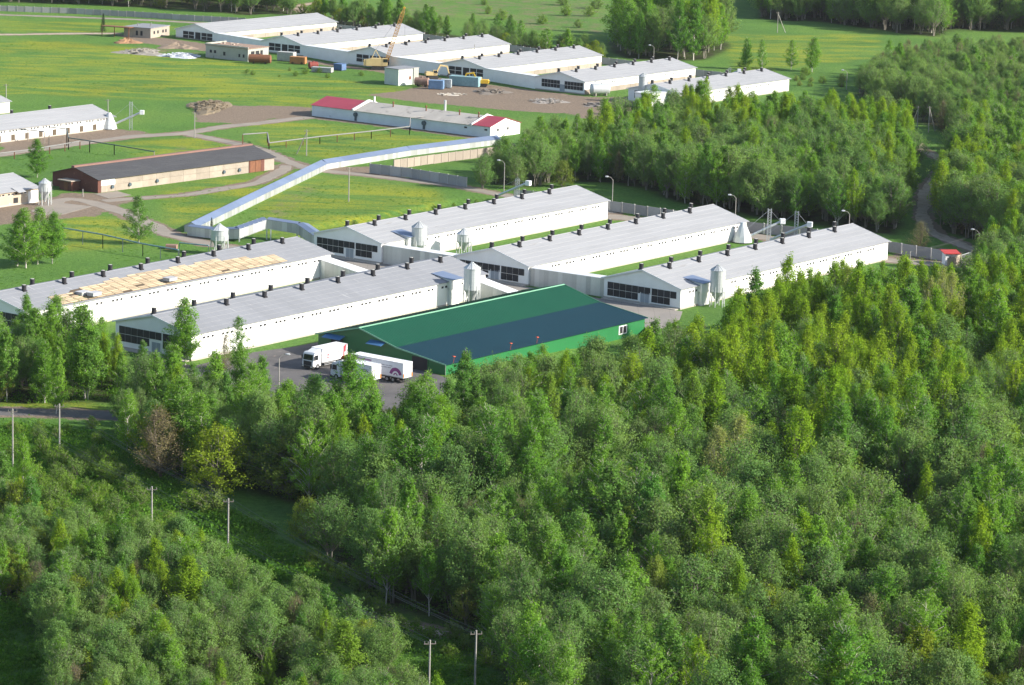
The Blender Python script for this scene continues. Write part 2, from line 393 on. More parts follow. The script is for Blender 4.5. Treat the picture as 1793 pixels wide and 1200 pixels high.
M_asph = S('worn_asphalt', (.095, .090, .090), .92, (.165, .155, .15), .16, bump=.3, spec=.1, dirt=((.26, .22, .18), (1, 1, 1), .5, .6))
M_grav = S('gravel_track', (.28, .245, .205), .95, (.22, .195, .17), .22, bump=.4, spec=.05, dirt=((.14, .135, .10), (1, 1, 1), .35, .62))
M_dust = S('earth_track', (.40, .32, .25), .95, (.30, .24, .18), .3, bump=.4, spec=.05, dirt=((.08, .10, .03), (1, 1, 1), .7, .55))
M_conc = S('yard_concrete', (.27, .245, .22), .92, (.21, .195, .18), .2, bump=.2, spec=.1, lines=[(0, 3.0, .02, .35), (1, 3.0, .02, .35)])
def ribbon(P, wd, z=.02):
    W = [G(*p) for p in P]; pts = []
    for i in range(len(W) - 1):                                        # Catmull-Rom through the surveyed points
        p0 = W[max(i - 1, 0)]; p1 = W[i]; p2 = W[i + 1]; p3 = W[min(i + 2, len(W) - 1)]
        n = max(2, int((p2 - p1).length / 1.5))
        for k in range(n):
            t = k / n
            pts.append(.5 * ((2 * p1) + (p2 - p0) * t + (2 * p0 - 5 * p1 + 4 * p2 - p3) * t * t + (3 * p1 - p0 - 3 * p2 + p3) * t ** 3))
    pts.append(W[-1]); mb = MB(); vs = []
    for i, p in enumerate(pts):
        d = (pts[min(i + 1, len(pts) - 1)] - pts[max(i - 1, 0)]).normalized(); nrm = Vector((-d.y, d.x, 0))
        a = wd * .5 + random.uniform(-.28, .28) + .35 * math.sin(i * .37); b = wd * .5 + random.uniform(-.28, .28) + .3 * math.sin(i * .29 + 2)
        for q, zq in ((nrm * a, -.06), (nrm * (a - .35), z), (nrm * -(b - .35), z), (nrm * -b, -.06)):
            vs.append((p.x + q.x, p.y + q.y, zq))
    fs = [(4 * i + k, 4 * i + k + 1, 4 * i + k + 5, 4 * i + k + 4) for i in range(len(pts) - 1) for k in range(3)]
    return mb.add(vs, [f[::-1] for f in fs])
for i, (nm, P, wd, kd) in enumerate(ROADS):
    o = obj(nm, ribbon(P, wd, .02 + .006 * (i % 5)), mat={'asphalt': M_asph, 'gravel': M_grav, 'dust': M_dust}[kd]); tag(o, kind='structure')
def slabpoly(name, P, z, m):
    W = [G(*p) for p in P]
    mb = MB(); mb.add([(p.x, p.y, z) for p in W], [tuple(range(len(W)))])
    mb.add([(p.x, p.y, z) for p in W] + [(p.x, p.y, -.1) for p in W], [(i, (i + 1) % len(W), len(W) + (i + 1) % len(W), len(W) + i) for i in range(len(W))])
    return tag(obj(name, mb, mat=m), kind='structure')
slabpoly('yard', [(345, 640), (440, 618), (520, 607), (556, 600), (600, 604), (782, 662), (790, 680), (750, 712), (700, 730), (560, 735), (500, 716), (440, 690), (345, 662), (240, 650), (240, 636)], .055, M_asph)
slabpoly('pavement', [(545, 444), (560, 436), (668, 461), (806, 486), (925, 503), (1056, 524), (1195, 546), (1190, 560), (1140, 585), (1128, 572), (990, 520), (800, 520), (735, 500), (590, 470)], .05, M_conc)
for P in ([(165, 340), (205, 335), (230, 342), (190, 348)], [(70, 360), (110, 356), (162, 362), (110, 376), (60, 378)]):
    slabpoly('pavement', P, .045, M_grav)

# ------------------------------------------------------------------ the air
hm = bpy.data.materials.new('hazy_air'); hm.use_nodes = True; ht = hm.node_tree; ht.nodes.clear()
hv = ht.nodes.new('ShaderNodeVolumePrincipled'); hv.inputs['Color'].default_value = (.86, .92, 1.0, 1); hv.inputs['Density'].default_value = HAZE; hv.inputs['Anisotropy'].default_value = .2
ho = ht.nodes.new('ShaderNodeOutputMaterial'); ht.links.new(hv.outputs[0], ho.inputs['Volume'])
hz = MB().box(-3600, 3600, -700, 7100, -3.0, 116.0)
hz = bpy.data.objects.new('haze', hz.mesh('haze', hm)); col.objects.link(hz); hz['kind'] = 'stuff'

# ------------------------------------------------------------------ surfaces of the buildings
M_white = S('whitewash', (.80, .79, .77), .85, (.72, .70, .67), .35, bump=.15, spec=.2, stretch=(1, 1, 1.5), dirt=((.50, .45, .38), (1.2, 1.2, .35), .5, .68))
M_plaster = S('old_plaster', (.44, .36, .28), .9, (.36, .30, .23), .4, bump=.3, spec=.1, dirt=((.70, .66, .6), (.4, .4, 1), .45, .55))
M_slate = S('fibre_cement_roof', (.30, .304, .316), .85, (.25, .254, .264), .22, bump=.2, spec=.2, stretch=(.35, 2, 2), lines=[(0, 1.13, .045, .22)], dirt=((.23, .225, .22), (.35, 1.5, 1.5), .5, .6))
M_roll = S('bitumen_roll_roof', (.235, .242, .26), .9, (.20, .207, .222), .25, bump=.2, spec=.15, stretch=(1.6, .3, .3), lines=[(0, 1.0, .03, .25)], dirt=((.42, .42, .42), (2.5, .3, .3), .5, .62))
M_dark = S('black_fitting', (.022, .022, .026), .6, spec=.3)
M_pad = S('cooling_pad', (.012, .013, .018), .55, (.02, .02, .026), spec=.35, piece=.3)
M_grey = S('grey_door', (.30, .33, .36), .6, (.26, .29, .32))
M_galv = S('galvanised_steel', (.50, .52, .52), .42, (.42, .44, .44), .6, metal=.25, stretch=(1, 1, .3), spec=.5, piece=.12)
M_panel = S('galvanised_panel', (.56, .57, .56), .45, (.47, .48, .47), .5, metal=.4, stretch=(2, 2, .3), spec=.5, piece=.18)
M_roofgalv = S('sky_tinted_sheet', (.15, .19, .28), .45, (.12, .16, .24), .4, metal=.1, spec=.5, piece=.08)  # metal sheet with the blue of the reflected sky painted into its base colour
M_frame = S('white_metal', (.72, .73, .74), .5)
M_cap = S('vent_cap', (.45, .44, .40), .7)
M_plinth = S('concrete_plinth', (.42, .38, .33), .9, (.33, .30, .26), .5, bump=.3)
M_wood = S('new_timber', (.48, .38, .25), .8, (.40, .30, .19), 1.2, stretch=(.5, 3, 3), piece=.22)
M_batten = S('dark_brown_batten', (.10, .075, .05), .85)  # dark brown, for the roof underlay and the wall shutters
M_concp = S('concrete_panel', (.36, .35, .34), .92, (.29, .285, .28), .5, bump=.4, spec=.1, piece=.16, dirt=((.22, .2, .18), (1.5, 1.5, .5), .8, .62))
M_conclt = S('pale_concrete_panel', (.34, .29, .24), .92, (.26, .22, .18), .5, bump=.3, spec=.1, piece=.12, dirt=((.40, .33, .26), (1, 1, .6), .6, .6))
M_rust = S('rusty_steel', (.20, .085, .045), .85, (.13, .06, .035), 1.0, bump=.3)
M_pipe = S('pipe_lagging', (.21, .205, .20), .7, (.17, .165, .16))
M_darkpipe = S('dark_pipe', (.10, .13, .13), .6)
M_pole = S('weathered_pole', (.33, .31, .285), .85, (.25, .235, .21), 2.0)
M_lampgrey = S('lamp_housing', (.42, .44, .46), .4)
M_wire = S('wire', (.10, .10, .10), .6)
vent_mb = MB().prism([(-.42, -.42), (.42, -.42), (.42, .42), (-.42, .42)], 2, -.5, .12).lathe([(.40, .1), (.44, .2), (.44, .95), (.47, 1.0), (.47, 1.12), (0, 1.12)], 12)
vent_me = vent_mb.mesh('roof_vent', M_dark)
cap_me = MB().lathe([(.33, 1.125), (.33, 1.17), (0, 1.17)], 12).mesh('vent_cap', M_cap)
win_me = MB().box(-.31, .31, -.025, .02, -.19, .19).mesh('window', M_dark)
frm_me = MB().box(-.36, .36, -.06, .0, -.25, -.19).mesh('sill', M_frame)
pad_me = MB().box(-.05, .0, .04, 1.41, .04, 1.36).mesh('cooling_pad', M_pad)

def courses(mb, x0, x1, ya, za, yb, zb, n=6, lap=.03, th=.09, mi=0):
    """a roof slope from eave (ya,za) to ridge (yb,zb) laid as lapped courses, each lower edge proud of the one below"""
    for k in range(n):
        t0, t1 = k / n, (k + 1) / n + .012
        y0, z0 = ya + (yb - ya) * t0, za + (zb - za) * t0; y1, z1 = ya + (yb - ya) * t1, za + (zb - za) * t1
        mb.slab((x0, y0, z0 + lap * 1.5), (x1, y0, z0 + lap * 1.5), (x1, y1, z1), (x0, y1, z1), th, mi)

BARNS = []
def barn(P, e, rd, Lb, W, ang, label, gable='pads', roof=None, wins=True, vents=(10.4, 7.0, 2.0), wall=None, name='poultry_shed', group='long white poultry sheds', winz=1.0, groupstep=5.0, wcol=None):
    t = thing(name, label, 'shed', (P.x, P.y, 0), ang, group); BARNS.append(t)
    wall = wall or M_white; roof = roof or M_slate
    mb = MB().prism([(0, -.3), (W, -.3), (W, e - .05), (W / 2, rd - .1), (0, e - .05)], 0, 0, Lb)
    obj('wall', mb, t, mat=wall)
    obj('plinth', MB().box(-.06, Lb + .06, -.06, W + .06, -.3, .35), t, mat=M_plinth)
    ov = .35; k = (rd - e) / (W / 2)
    a = MB(); courses(a, -ov, Lb + ov, -.45, e - .45 * k + .04, W / 2, rd + .04, 6); obj('roof', a, t, mat=roof)
    a = MB(); courses(a, -ov, Lb + ov, W + .45, e - .45 * k + .04, W / 2, rd + .04, 6); obj('roof', a, t, mat=roof)
    obj('ridge_cap', MB().prism([(W / 2 - .35, rd + .0), (W / 2, rd + .16), (W / 2 + .35, rd + .0)], 0, -ov - .02, Lb + ov + .02), t, mat=roof)
    vg = MB()
    for x in (-ov - .04, Lb + ov):
        vg.hexa([(x, -.5, e - .5 * k - .16), (x + .04, -.5, e - .5 * k - .16), (x + .04, W / 2, rd - .16), (x, W / 2, rd - .16), (x, -.5, e - .5 * k + .1), (x + .04, -.5, e - .5 * k + .1), (x + .04, W / 2, rd + .1), (x, W / 2, rd + .1)])
        vg.hexa([(x, W + .5, e - .5 * k - .16), (x + .04, W + .5, e - .5 * k - .16), (x + .04, W / 2 + .002, rd - .16), (x, W / 2 + .002, rd - .16), (x, W + .5, e - .5 * k + .1), (x + .04, W + .5, e - .5 * k + .1), (x + .04, W / 2 + .002, rd + .1), (x, W / 2 + .002, rd + .1)])
    objs('verge_board', vg, t, mat=M_frame)
    if wins:
        x = 3.2; gi = 0
        while x < Lb - 3.5:
            n = 3 if gi % 5 != 3 else 2
            for j in range(n):
                o = obj('window', win_me, t, (x + j * 1.12, 0, e - winz)); obj('sill', frm_me, o)
            x += groupstep if n == 3 else groupstep * .85; gi += 1
    if vents:
        st, o1, o2 = vents; sl_ = k
        for off, yy in ((o1, W / 2 - 1.5), (o2, W / 2 + 1.7)):
            x = off
            while x < Lb - 3:
                v = obj('roof_vent', vent_me, t, (x, yy, rd - 1.5 * sl_ + .05)); obj('vent_cap', cap_me, v)
                x += st
    if gable == 'pads':
        zt = e - .75; cols = [(i, 2) for i in range(5)] + [(5, 1), (6, 1)] + [(7, 2), (8, 2), (9, 2), (10, 1)]
        for i, rws in cols:
            yy = W - .85 - 1.45 * (i + 1) - (.25 if i > 6 else 0)
            for r in range(rws):
                obj('cooling_pad', pad_me, t, (0, yy, zt - 1.4 * (r + 1)))
        obj('pad_frame', MB().box(-.03, 0, .75, W - .78, zt - .02, zt + .06), t, mat=M_frame)
        dr = obj('door', MB().box(-.05, 0, W - 10.75, W - 8.75, .05, 2.15), t, mat=M_grey)
        objs('door_frame', MB().box(-.08, 0, W - 10.88, W - 10.75, .0, 2.25).box(-.08, 0, W - 8.75, W - 8.62, 0, 2.25).box(-.065, -.055, W - 9.77, W - 9.73, .1, 2.1), dr, mat=M_frame)
        obj('step', MB().box(-1.4, 0, .3, W - .3, -.1, .16), t, mat=M_plinth)
    if gable == 'four':
        for y0 in (W - 3.3 - 5.2, W - 11.7 - 5.2):
            for i in range(2):
                for r in range(2):
                    obj('window_pane', MB().box(-.06, 0, y0 + 2.6 * i + .12, y0 + 2.6 * i + 2.48, e - 1.55 - 1.25 * r, e - .45 - 1.25 * r), t, mat=M_pad)
            objs('window_frame', MB().box(-.04, 0, y0 - .08, y0 + 5.28, e - .43, e - .3).box(-.04, 0, y0 - .08, y0 + 5.28, e - 2.98, e - 2.85), t, mat=M_frame)
        obj('door', MB().box(-.06, 0, W - 11.4, W - 9.0, .1, e - .45), t, mat=M_dark)
    if gable == 'row':
        for i in range(6):
            for s in (0, 1):
                for r in range(2):
                    yy = W - 2.2 - 1.15 * (i + 1) - s * 8.6
                    if yy < .5: continue
                    obj('window_pane', MB().box(-.06, 0, yy + .05, yy + 1.1, e - 1.6 - 1.2 * r, e - .5 - 1.2 * r), t, mat=M_pad)
        obj('door', MB().box(-.07, 0, W - 10.9, W - 9.1, .1, 2.3), t, mat=M_grey)
    return t

A1 = R(53.8)
bC = barn(Vector((-27.37, 634.90, 0)), 4.38, 6.70, 81.9, 18, R(53.98), 'white shed at the end of the arched gallery, with two silos on its long side')
bD = barn(Vector((2.84, 614.37, 0)), 4.03, 6.55, 80.8, 18, R(53.76), 'white shed with dark gable pads, joined by corrugated galleries on both sides of its gable')
bE = barn(Vector((32.16, 593.45, 0)), 4.10, 6.69, 79.2, 18, R(53.6), 'long white shed with a single silo and dormer by its gable, trees along its wall')
bB = barn(Vector((-55.47, 532.29, 0)), 4.77, 6.95, 84.5, 18, A1, 'white shed with worn eave just behind the green warehouse, silo at its far end', roof=M_roll)
# shed A: long side surveyed from the eave line
eA = 4.75
oA, aA, _l = frame((113, 533.7), (579.3, 443.8), eA)
endA = G(579.3, 443.8, eA); LA = 86.0
PA = Vector((endA.x - LA * math.cos(aA), endA.y - LA * math.sin(aA), 0))
bA = barn(PA, eA, 6.95, LA, 18, aA, 'white shed with bare timber sheathing showing on half of its grey roof', roof=M_roll)
# timber sheathing on A: individual boards on the near slope
kA = (6.95 - eA) / 9
def slopeA(y): return eA + kA * y + .12
board_me = MB().box(0, 2.2, 0, .45, 0, .05).mesh('sheathing_board', M_wood)
nb = 0
for i in range(28):
    x = 9.0 + i * 2.36
    if x > 71: break
    lo = 0; hi = (8 if i % 7 else 7) if 6 < i < 21 else (6 if i > 3 else 4)
    if i > 23: hi = 4
    if i < 2: lo = 0
    for j in range(lo, hi + 2):
        if nb >= 290 or random.random() < .03: continue
        y = .05 + j * .62
        b = obj('sheathing_board', board_me, bA, (x + random.uniform(-.03, .03), y, slopeA(y))); b.rotation_euler = (math.atan(kA), 0, random.uniform(-.012, .012)); nb += 1
obj('underlay', MB().slab((8.8, -.1, slopeA(-.1) - .01), (70.8, -.1, slopeA(-.1) - .01), (64, 4.6, slopeA(4.6) - .01), (16, 4.6, slopeA(4.6) - .01), .04), bA, mat=M_batten)
M_shed_sheet = S('stacked_sheets', (.42, .42, .43), .8, piece=.1)
for (px, py) in ((145, 510.5), (165, 512), (298, 486)):
    p = G(px, py, eA + 1.2)
    tag(obj('sheet_stack', MB().box(-1.1, 1.1, -.8, .8, .0, .55).box(-1.2, 1.2, -.9, .9, .5, .62), loc=(p.x, p.y, slopeA(2.2) - .02), rz=aA, mat=M_shed_sheet),
        {145: 'small grey stack of roofing sheets on the timber roof, furthest left', 165: 'taller grey stack of roofing sheets second from the left on the timber roof', 298: 'grey stack of roofing sheets alone in the middle of the timber roof'}[px], 'sheet stack', 'stacks of sheets on the timber roof')

# the back row
Wb = 18.28; AB = R(53.2)
back = [(-102.85, 1057.2, 2.97, 5.27, 63, 'four', 0, 'far white shed at the left end of the back row, behind the roofless concrete building'),
        (-70.58, 1020.05, 3.67, 6.02, 62, 'four', 1, 'far white shed second from the left in the back row, behind the crane\'s trailer yard'),
        (-40.19, 989.5, 4.1, 6.38, 61, 'four', 1, 'far white shed with the lattice crane standing before its gable'),
        (-10.14, 966.0, 3.76, 5.91, 61, 'four', 1, 'far white shed with a yellow excavator parked by its gable'),
        (19.6, 937.0, 3.91, 6.02, 59.5, 'row', 2, 'far white shed with a silver horizontal tank beside its gable corner')]
for x, y, e, rd, Lb, gb, wn, lab in back:
    barn(Vector((x, y, 0)), e, rd, Lb, Wb, AB, lab, gb, M_slate, wins=(wn == 2), vents=None if wn == 0 else (10.0, 6.0, 1.5), group='far white sheds in the back row', groupstep=5.6)
    for q in range(10): obj('base_panel', MB().box(Lb * q / 10 + .04, Lb * (q + 1) / 10 - .04, -.09, -.02, .0, 1.5), BARNS[-1], mat=M_conclt)
p6 = G(1190, 164.4, 3.9)
barn(Vector((p6.x, p6.y, 0)), 3.9, 6.0, 60, Wb, AB, 'far white shed at the right end of the back row, half hidden by trees', 'row', M_slate, wins=True, vents=(10, 6, 1.5), group='far white sheds in the back row', groupstep=5.6)
# walls joining the back row sheds, corner of one to the left corner of the next
def link_wall(p, q, h0, h1, label):
    d = q - p; a = math.atan2(d.y, d.x); l = math.hypot(d.x, d.y)
    t = thing('link_building', label, 'link building', (p.x, p.y, 0), a, 'white links between the back row sheds')
    obj('wall', MB().hexa([(.02, 0, -.2), (l - .02, 0, -.2), (l - .02, 2.6, -.2), (.02, 2.6, -.2), (.02, 0, h0), (l - .02, 0, h1), (l - .02, 2.6, h1), (.02, 2.6, h0)]), t, mat=M_white)
    obj('roof', MB().hexa([(0, -.15, h0), (l, -.15, h1), (l, 2.7, h1), (0, 2.7, h0), (0, -.15, h0 + .12), (l, -.15, h1 + .12), (l, 2.7, h1 + .12), (0, 2.7, h0 + .12)]), t, mat=M_frame)
lw = Vector((-math.sin(AB), math.cos(AB), 0)) * Wb
for i, lb in enumerate(('second from the left', 'third', 'fourth', 'fifth')):
    a = Vector((back[i][0], back[i][1], 0)); b = Vector((back[i + 1][0], back[i + 1][1], 0)) + lw
    link_wall(a, b, back[i][2] - .1, back[i + 1][2] - .1, 'low white link joining the %s far shed to its left neighbour' % lb)

# ------------------------------------------------------------------ corrugated connectors between the front sheds
pan_me = MB()
for i in range(4): pan_me.box(i * .27, i * .27 + .16, -.035, .05, 0, 1).box(i * .27 + .16, i * .27 + .27, 0, .05, 0, 1)
pan_me = pan_me.mesh('panel', M_panel)
def gallery(pts, wd, label, name='gallery', z0=None, hs=None, roofm=None, group='metal covered galleries', posts=0, end=True, rise=.3):
    """covered passage along ground points; pts are world points, hs wall heights, z0 floor heights"""
    n = len(pts); hs = hs or [2.4] * n; z0 = z0 or [0] * n
    t = thing(name, label, 'gallery', (pts[0].x, pts[0].y, 0), 0, group); o = pts[0]
    for i in range(n - 1):
        a = pts[i] - o; b = pts[i + 1] - o; d = b - a; l = math.hypot(d.x, d.y); u = Vector((d.x / l, d.y / l, 0)); nr = Vector((-u.y, u.x, 0))
        an = math.atan2(u.y, u.x)
        k = max(1, int(l / 1.1))
        for s in (0, 1):
            for j in range(k):
                f = (j + .0) / k; zb = z0[i] + (z0[i + 1] - z0[i]) * (f + .5 / k); hh = hs[i] + (hs[i + 1] - hs[i]) * (f + .5 / k)
                p = a + u * (l * f) + nr * (wd if s else 0)
                if s: p = p + u * (l / k)
                q = obj('panel', pan_me, t, (p.x, p.y, zb), an + (PI if s else 0)); q.scale = (l / k / 1.08, 1, hh)
        A = [a - nr * .12, b - nr * .12, b + nr * (wd + .12), a + nr * (wd + .12), a + nr * wd / 2, b + nr * wd / 2]
        za, zb = z0[i] + hs[i] + .03, z0[i + 1] + hs[i + 1] + .03
        T = lambda p, z: (p.x, p.y, z)
        nseg = max(1, int(l / 6))
        for j in range(nseg):
            f0, f1 = j / nseg, (j + 1) / nseg
            m_ = MB(); g = lambda P, Q, f: P + (Q - P) * f
            zf0, zf1 = za + (zb - za) * f0, za + (zb - za) * f1
            c0, c1, e0, e1, r0, r1 = g(A[0], A[1], f0), g(A[0], A[1], f1), g(A[3], A[2], f0), g(A[3], A[2], f1), g(A[4], A[5], f0), g(A[4], A[5], f1)
            m_.slab(T(c0, zf0), T(c1, zf1), T(r1, zf1 + rise), T(r0, zf0 + rise), .05).slab(T(e0, zf0), T(e1, zf1), T(r1, zf1 + rise), T(r0, zf0 + rise), .05)
            obj('roof_sheet', m_, t, mat=roofm or M_roofgalv)
        if z0[i] > .2 or z0[i + 1] > .2:
            fm = MB().slab(T(a, z0[i]), T(b, z0[i + 1]), T(b + nr * wd, z0[i + 1]), T(a + nr * wd, z0[i]), .12); obj('floor', fm, t, mat=M_galv)
    if end:
        for P_, Q_, h, z in ((pts[0], pts[1], hs[0], z0[0]), (pts[-1], pts[-2], hs[-1], z0[-1])):
            d = (Q_ - P_).normalized() * (1 if P_ is pts[0] else -1); nr = Vector((-d.y, d.x, 0)); a = P_ - o; ds = d * .04
            b = a + nr * wd; c = a + nr * wd / 2
            f = MB().add([T(a, z), T(b, z), T(b, z + h), T(c, z + h + rise), T(a, z + h)], [(0, 1, 2, 3, 4)])
            obj('end_wall', f, t, mat=M_panel)
    for (p, zt) in (posts or []):
        q = p - o; obj('post', MB().box(q.x - .12, q.x + .12, q.y - .12, q.y + .12, -.3, zt), t, mat=M_galv)
    return t
def corner(bx, by, ang, dx, dy): return Vector((bx + math.cos(ang) * dx - math.sin(ang) * dy, by + math.sin(ang) * dx + math.cos(ang) * dy, 0))
# C right-front corner -> D left-front corner ; D -> E
gallery([corner(-27.37, 634.9, R(53.98), .5, -.1), corner(2.84, 614.37, R(53.76), .5, 18.1)], 2.6, 'corrugated metal gallery joining the first shed gable to the middle shed', hs=[3.9, 3.6], roofm=M_frame, end=False)
gallery([corner(2.84, 614.37, R(53.76), .5, -.1), corner(32.16, 593.45, R(53.6), .5, 18.1)], 2.6, 'corrugated metal gallery joining the middle shed to the right hand shed above the warehouse roof', hs=[3.6, 3.7], roofm=M_frame, end=False)
gallery([corner(-55.47, 532.29, A1, 81.0, -.1), corner(-55.47, 532.29, A1, 81.0, -9)], 3.2, 'short corrugated metal passage off the far corner of the shed behind the warehouse', hs=[3.9, 2.3], roofm=M_frame)
gallery([corner(PA.x, PA.y, aA, LA - 3.4, -.1), corner(PA.x, PA.y, aA, LA - 3.4, -14)], 3.2, 'short corrugated metal passage off the far corner of the timber roofed shed', hs=[3.9, 2.0], roofm=M_frame)

# the long ground gallery and the arched one over the grass
T0 = [G(346, 408.5), G(376, 391), G(450, 357), G(520, 322), G(573, 297), G(640, 285), G(720, 273), G(800, 263), G(877, 253)]
T1 = [p for p in T0]
gallery(T1[0:1] + T1[2:3] + T1[4:5] + T1[6:7] + T1[8:9], 3.0, 'sky-tinted roofed gallery climbing from the lane and bending toward the red roofed building', hs=[1.45] * 5, rise=.85)
pC = corner(-27.37, 634.9, R(53.98), 1.5, 18.2)
AP = [(326, 412), (372, 414.5), (420, 420), (470, 412)]
g2 = [G(328, 412.5), G(374, 420), G(419, 424), G(467, 420), G(520, 424), pC]
gallery(g2, 2.4, 'arched metal gallery on posts between the lane and the first shed gable', hs=[2.0, 2.0, 2.0, 1.9, 2.0, 2.1], z0=[0.0, 0.2, .8, 2.5, 1.9, 0.9],
        posts=[(G(419, 424), .9), (G(467, 420), 2.3), (G(474, 421), 2.3), (G(520, 424), 1.9), (G(527, 426), 1.8)], roofm=M_roofgalv, end=True)

# ------------------------------------------------------------------ silos
def silo(u, v_b, v_top, D, label, stand=1.6, ladder=True, squat=False, name='silo'):
    p = G(u, v_b); H = hgt(p, u, v_top)
    t = thing(name, label, 'silo', (p.x, p.y, 0), A1, 'galvanised feed silos')
    r = D / 2; zt = H - r * .75; zb = stand + 1.4
    m = MB(); prof = []
    n = int((zt - zb) / .8)
    for i in range(n):
        z = zb + (zt - zb) * i / n; z1 = zb + (zt - zb) * (i + 1) / n
        prof += [(r, z), (r, z1 - .06), (r * 1.02, z1 - .04), (r * 1.02, z1)]
    m.lathe(prof, 20); obj('barrel', m, t, mat=M_galv)
    obj('roof', MB().lathe([(r * 1.06, zt - .05), (r * 1.06, zt + .03), (.28, H - .18), (.28, H), (0, H)], 20), t, mat=M_galv)
    rb = MB()
    for i in range(10):
        a = 2 * PI * i / 10; rb.tube((r * 1.06 * math.cos(a), r * 1.06 * math.sin(a), zt + .05), (.3 * math.cos(a), .3 * math.sin(a), H - .14), .035, n=4)
    objs('roof_rib', rb, t, mat=M_lampgrey)
    obj('hopper', MB().lathe([(r, zb), (.22, stand * .55), (.22, stand * .4), (0, stand * .4)], 20), t, mat=M_galv)
    for i in range(6):
        a = 2 * PI * i / 6 + .3; x, y = r * 1.0 * math.cos(a), r * 1.0 * math.sin(a)
        obj('leg', MB().box(x - .07, x + .07, y - .07, y + .07, -.2, zb + 1.0), t, mat=M_galv)
    br = MB()
    for i in range(6):
        a = 2 * PI * i / 6 + .3; b = 2 * PI * (i + 1) / 6 + .3
        br.tube((r * math.cos(a), r * math.sin(a), .2), (r * math.cos(b), r * math.sin(b), zb), .03, n=4)
    objs('brace', br, t, mat=M_galv)
    if ladder:
        ld = MB(); a = -.35; c, s_ = math.cos(a), math.sin(a); R1 = r + .25
        for off in (-.22, .22): ld.tube((R1 * c - off * s_, R1 * s_ + off * c, .3), (R1 * c - off * s_, R1 * s_ + off * c, zt + .3), .03, n=4)
        z = .6
        while z < zt: ld.tube((R1 * c - .22 * -s_, R1 * s_ - .22 * c, z), (R1 * c + .22 * -s_, R1 * s_ + .22 * c, z), .02, n=4); z += .4
        z = 2.4
        while z < zt:
            for q in range(5):
                a0, a1 = a - .9 + q * .36, a - .9 + (q + 1) * .36
                ld.tube((R1 * c + .38 * math.cos(a0), R1 * s_ + .38 * math.sin(a0), z), (R1 * c + .38 * math.cos(a1), R1 * s_ + .38 * math.sin(a1), z), .02, n=4)
            z += 1.0
        obj('ladder', ld, t, mat=M_galv)
    return t
silo(733, 453, 388, 3.1, 'taller of two feed silos by the long wall above the joining gallery', ladder=True)
silo(812, 447, 400, 3.1, 'feed silo right of its twin, at the far edge of the joining gallery')
silo(825, 541, 459, 3.15, 'tall pale feed silo on open legs at the corner above the green warehouse roof', stand=2.4)
silo(1255, 537, 463.5, 2.9, 'feed silo with caged ladder beside the dormer of the right hand shed')
silo(384, 445, 391.5, 3.5, 'wide squat feed silo behind the timber roofed shed, below the lane')
silo(78.5, 359, 312.5, 2.75, 'feed silo with cone hopper on thin legs beside the beige shed at the left edge', stand=1.8)
silo(1125, 180, 128, 2.7, 'far feed silo rising above a white annex near the right end of the back row')
# annex under the far silo
pa = G(1111, 186)
t = thing('annex', 'small white annex block under the far silo, half behind a tree', 'annex', (pa.x, pa.y, 0), AB)
obj('wall', MB().box(0, 8, -6, 0, -.2, 4.0), t, mat=M_white); obj('roof', MB().box(-.2, 8.2, -6.2, .2, 4.0, 4.15), t, mat=M_frame)
# horizontal silver tank by the fifth far shed
pt = G(1035, 168)
t = thing('storage_tank', 'silver horizontal tank lying beside the gable corner of a far shed', 'tank', (pt.x, pt.y, 0), R(20))
obj('barrel', MB().lathe([(0, -.4), (.9, -.25), (1.6, 0), (1.65, .3), (1.65, 5.2), (1.6, 5.5), (.9, 5.75), (0, 5.9)], 18, (0, 0, 2.0), axis='x'), t, mat=M_galv, sm=True)
for x in (1.0, 4.4): obj('saddle', MB().box(x, x + .3, -1.2, 1.2, -.1, .9), t, mat=M_plinth)
obj('filler_neck', MB().tube((1.2, 0, 3.5), (1.2, 0, 4.4), .2, n=8), t, mat=M_galv)

# dormers, flue boxes and funnel at the sheds
def dormer(P, ang, e, x, label_shadow=None, W=3.2):
    m = MB().hexa([(x, -.9, e - 1.6), (x + W, -.9, e - 1.6), (x + W, 2.0, e - .2), (x, 2.0, e - .2), (x, -.9, e + .35), (x + W, -.9, e + .35), (x + W, 3.6, e + .95), (x, 3.6, e + .95)])
    return m
for (b, P, an, e, x) in ((bC, (-27.37, 634.9), 0, 4.38, 8.0), (bE, (32.16, 593.45), 0, 4.10, 6.0), (bB, (-55.47, 532.29), 0, 4.77, 72.5)):
    obj('dormer', dormer(P, an, e, x), b, mat=M_white)
    obj('dormer_roof', MB().slab((x - .25, -1.3, e + .42), (x + 3.45, -1.3, e + .42), (x + 3.45, 3.8, e + 1.12), (x - .25, 3.8, e + 1.12), .08), b, mat=M_roofgalv)
    obj('dormer_shaft', MB().box(x + .3, x + 2.9, -.7, -.02, -.2, e - 1.55), b, mat=M_white)
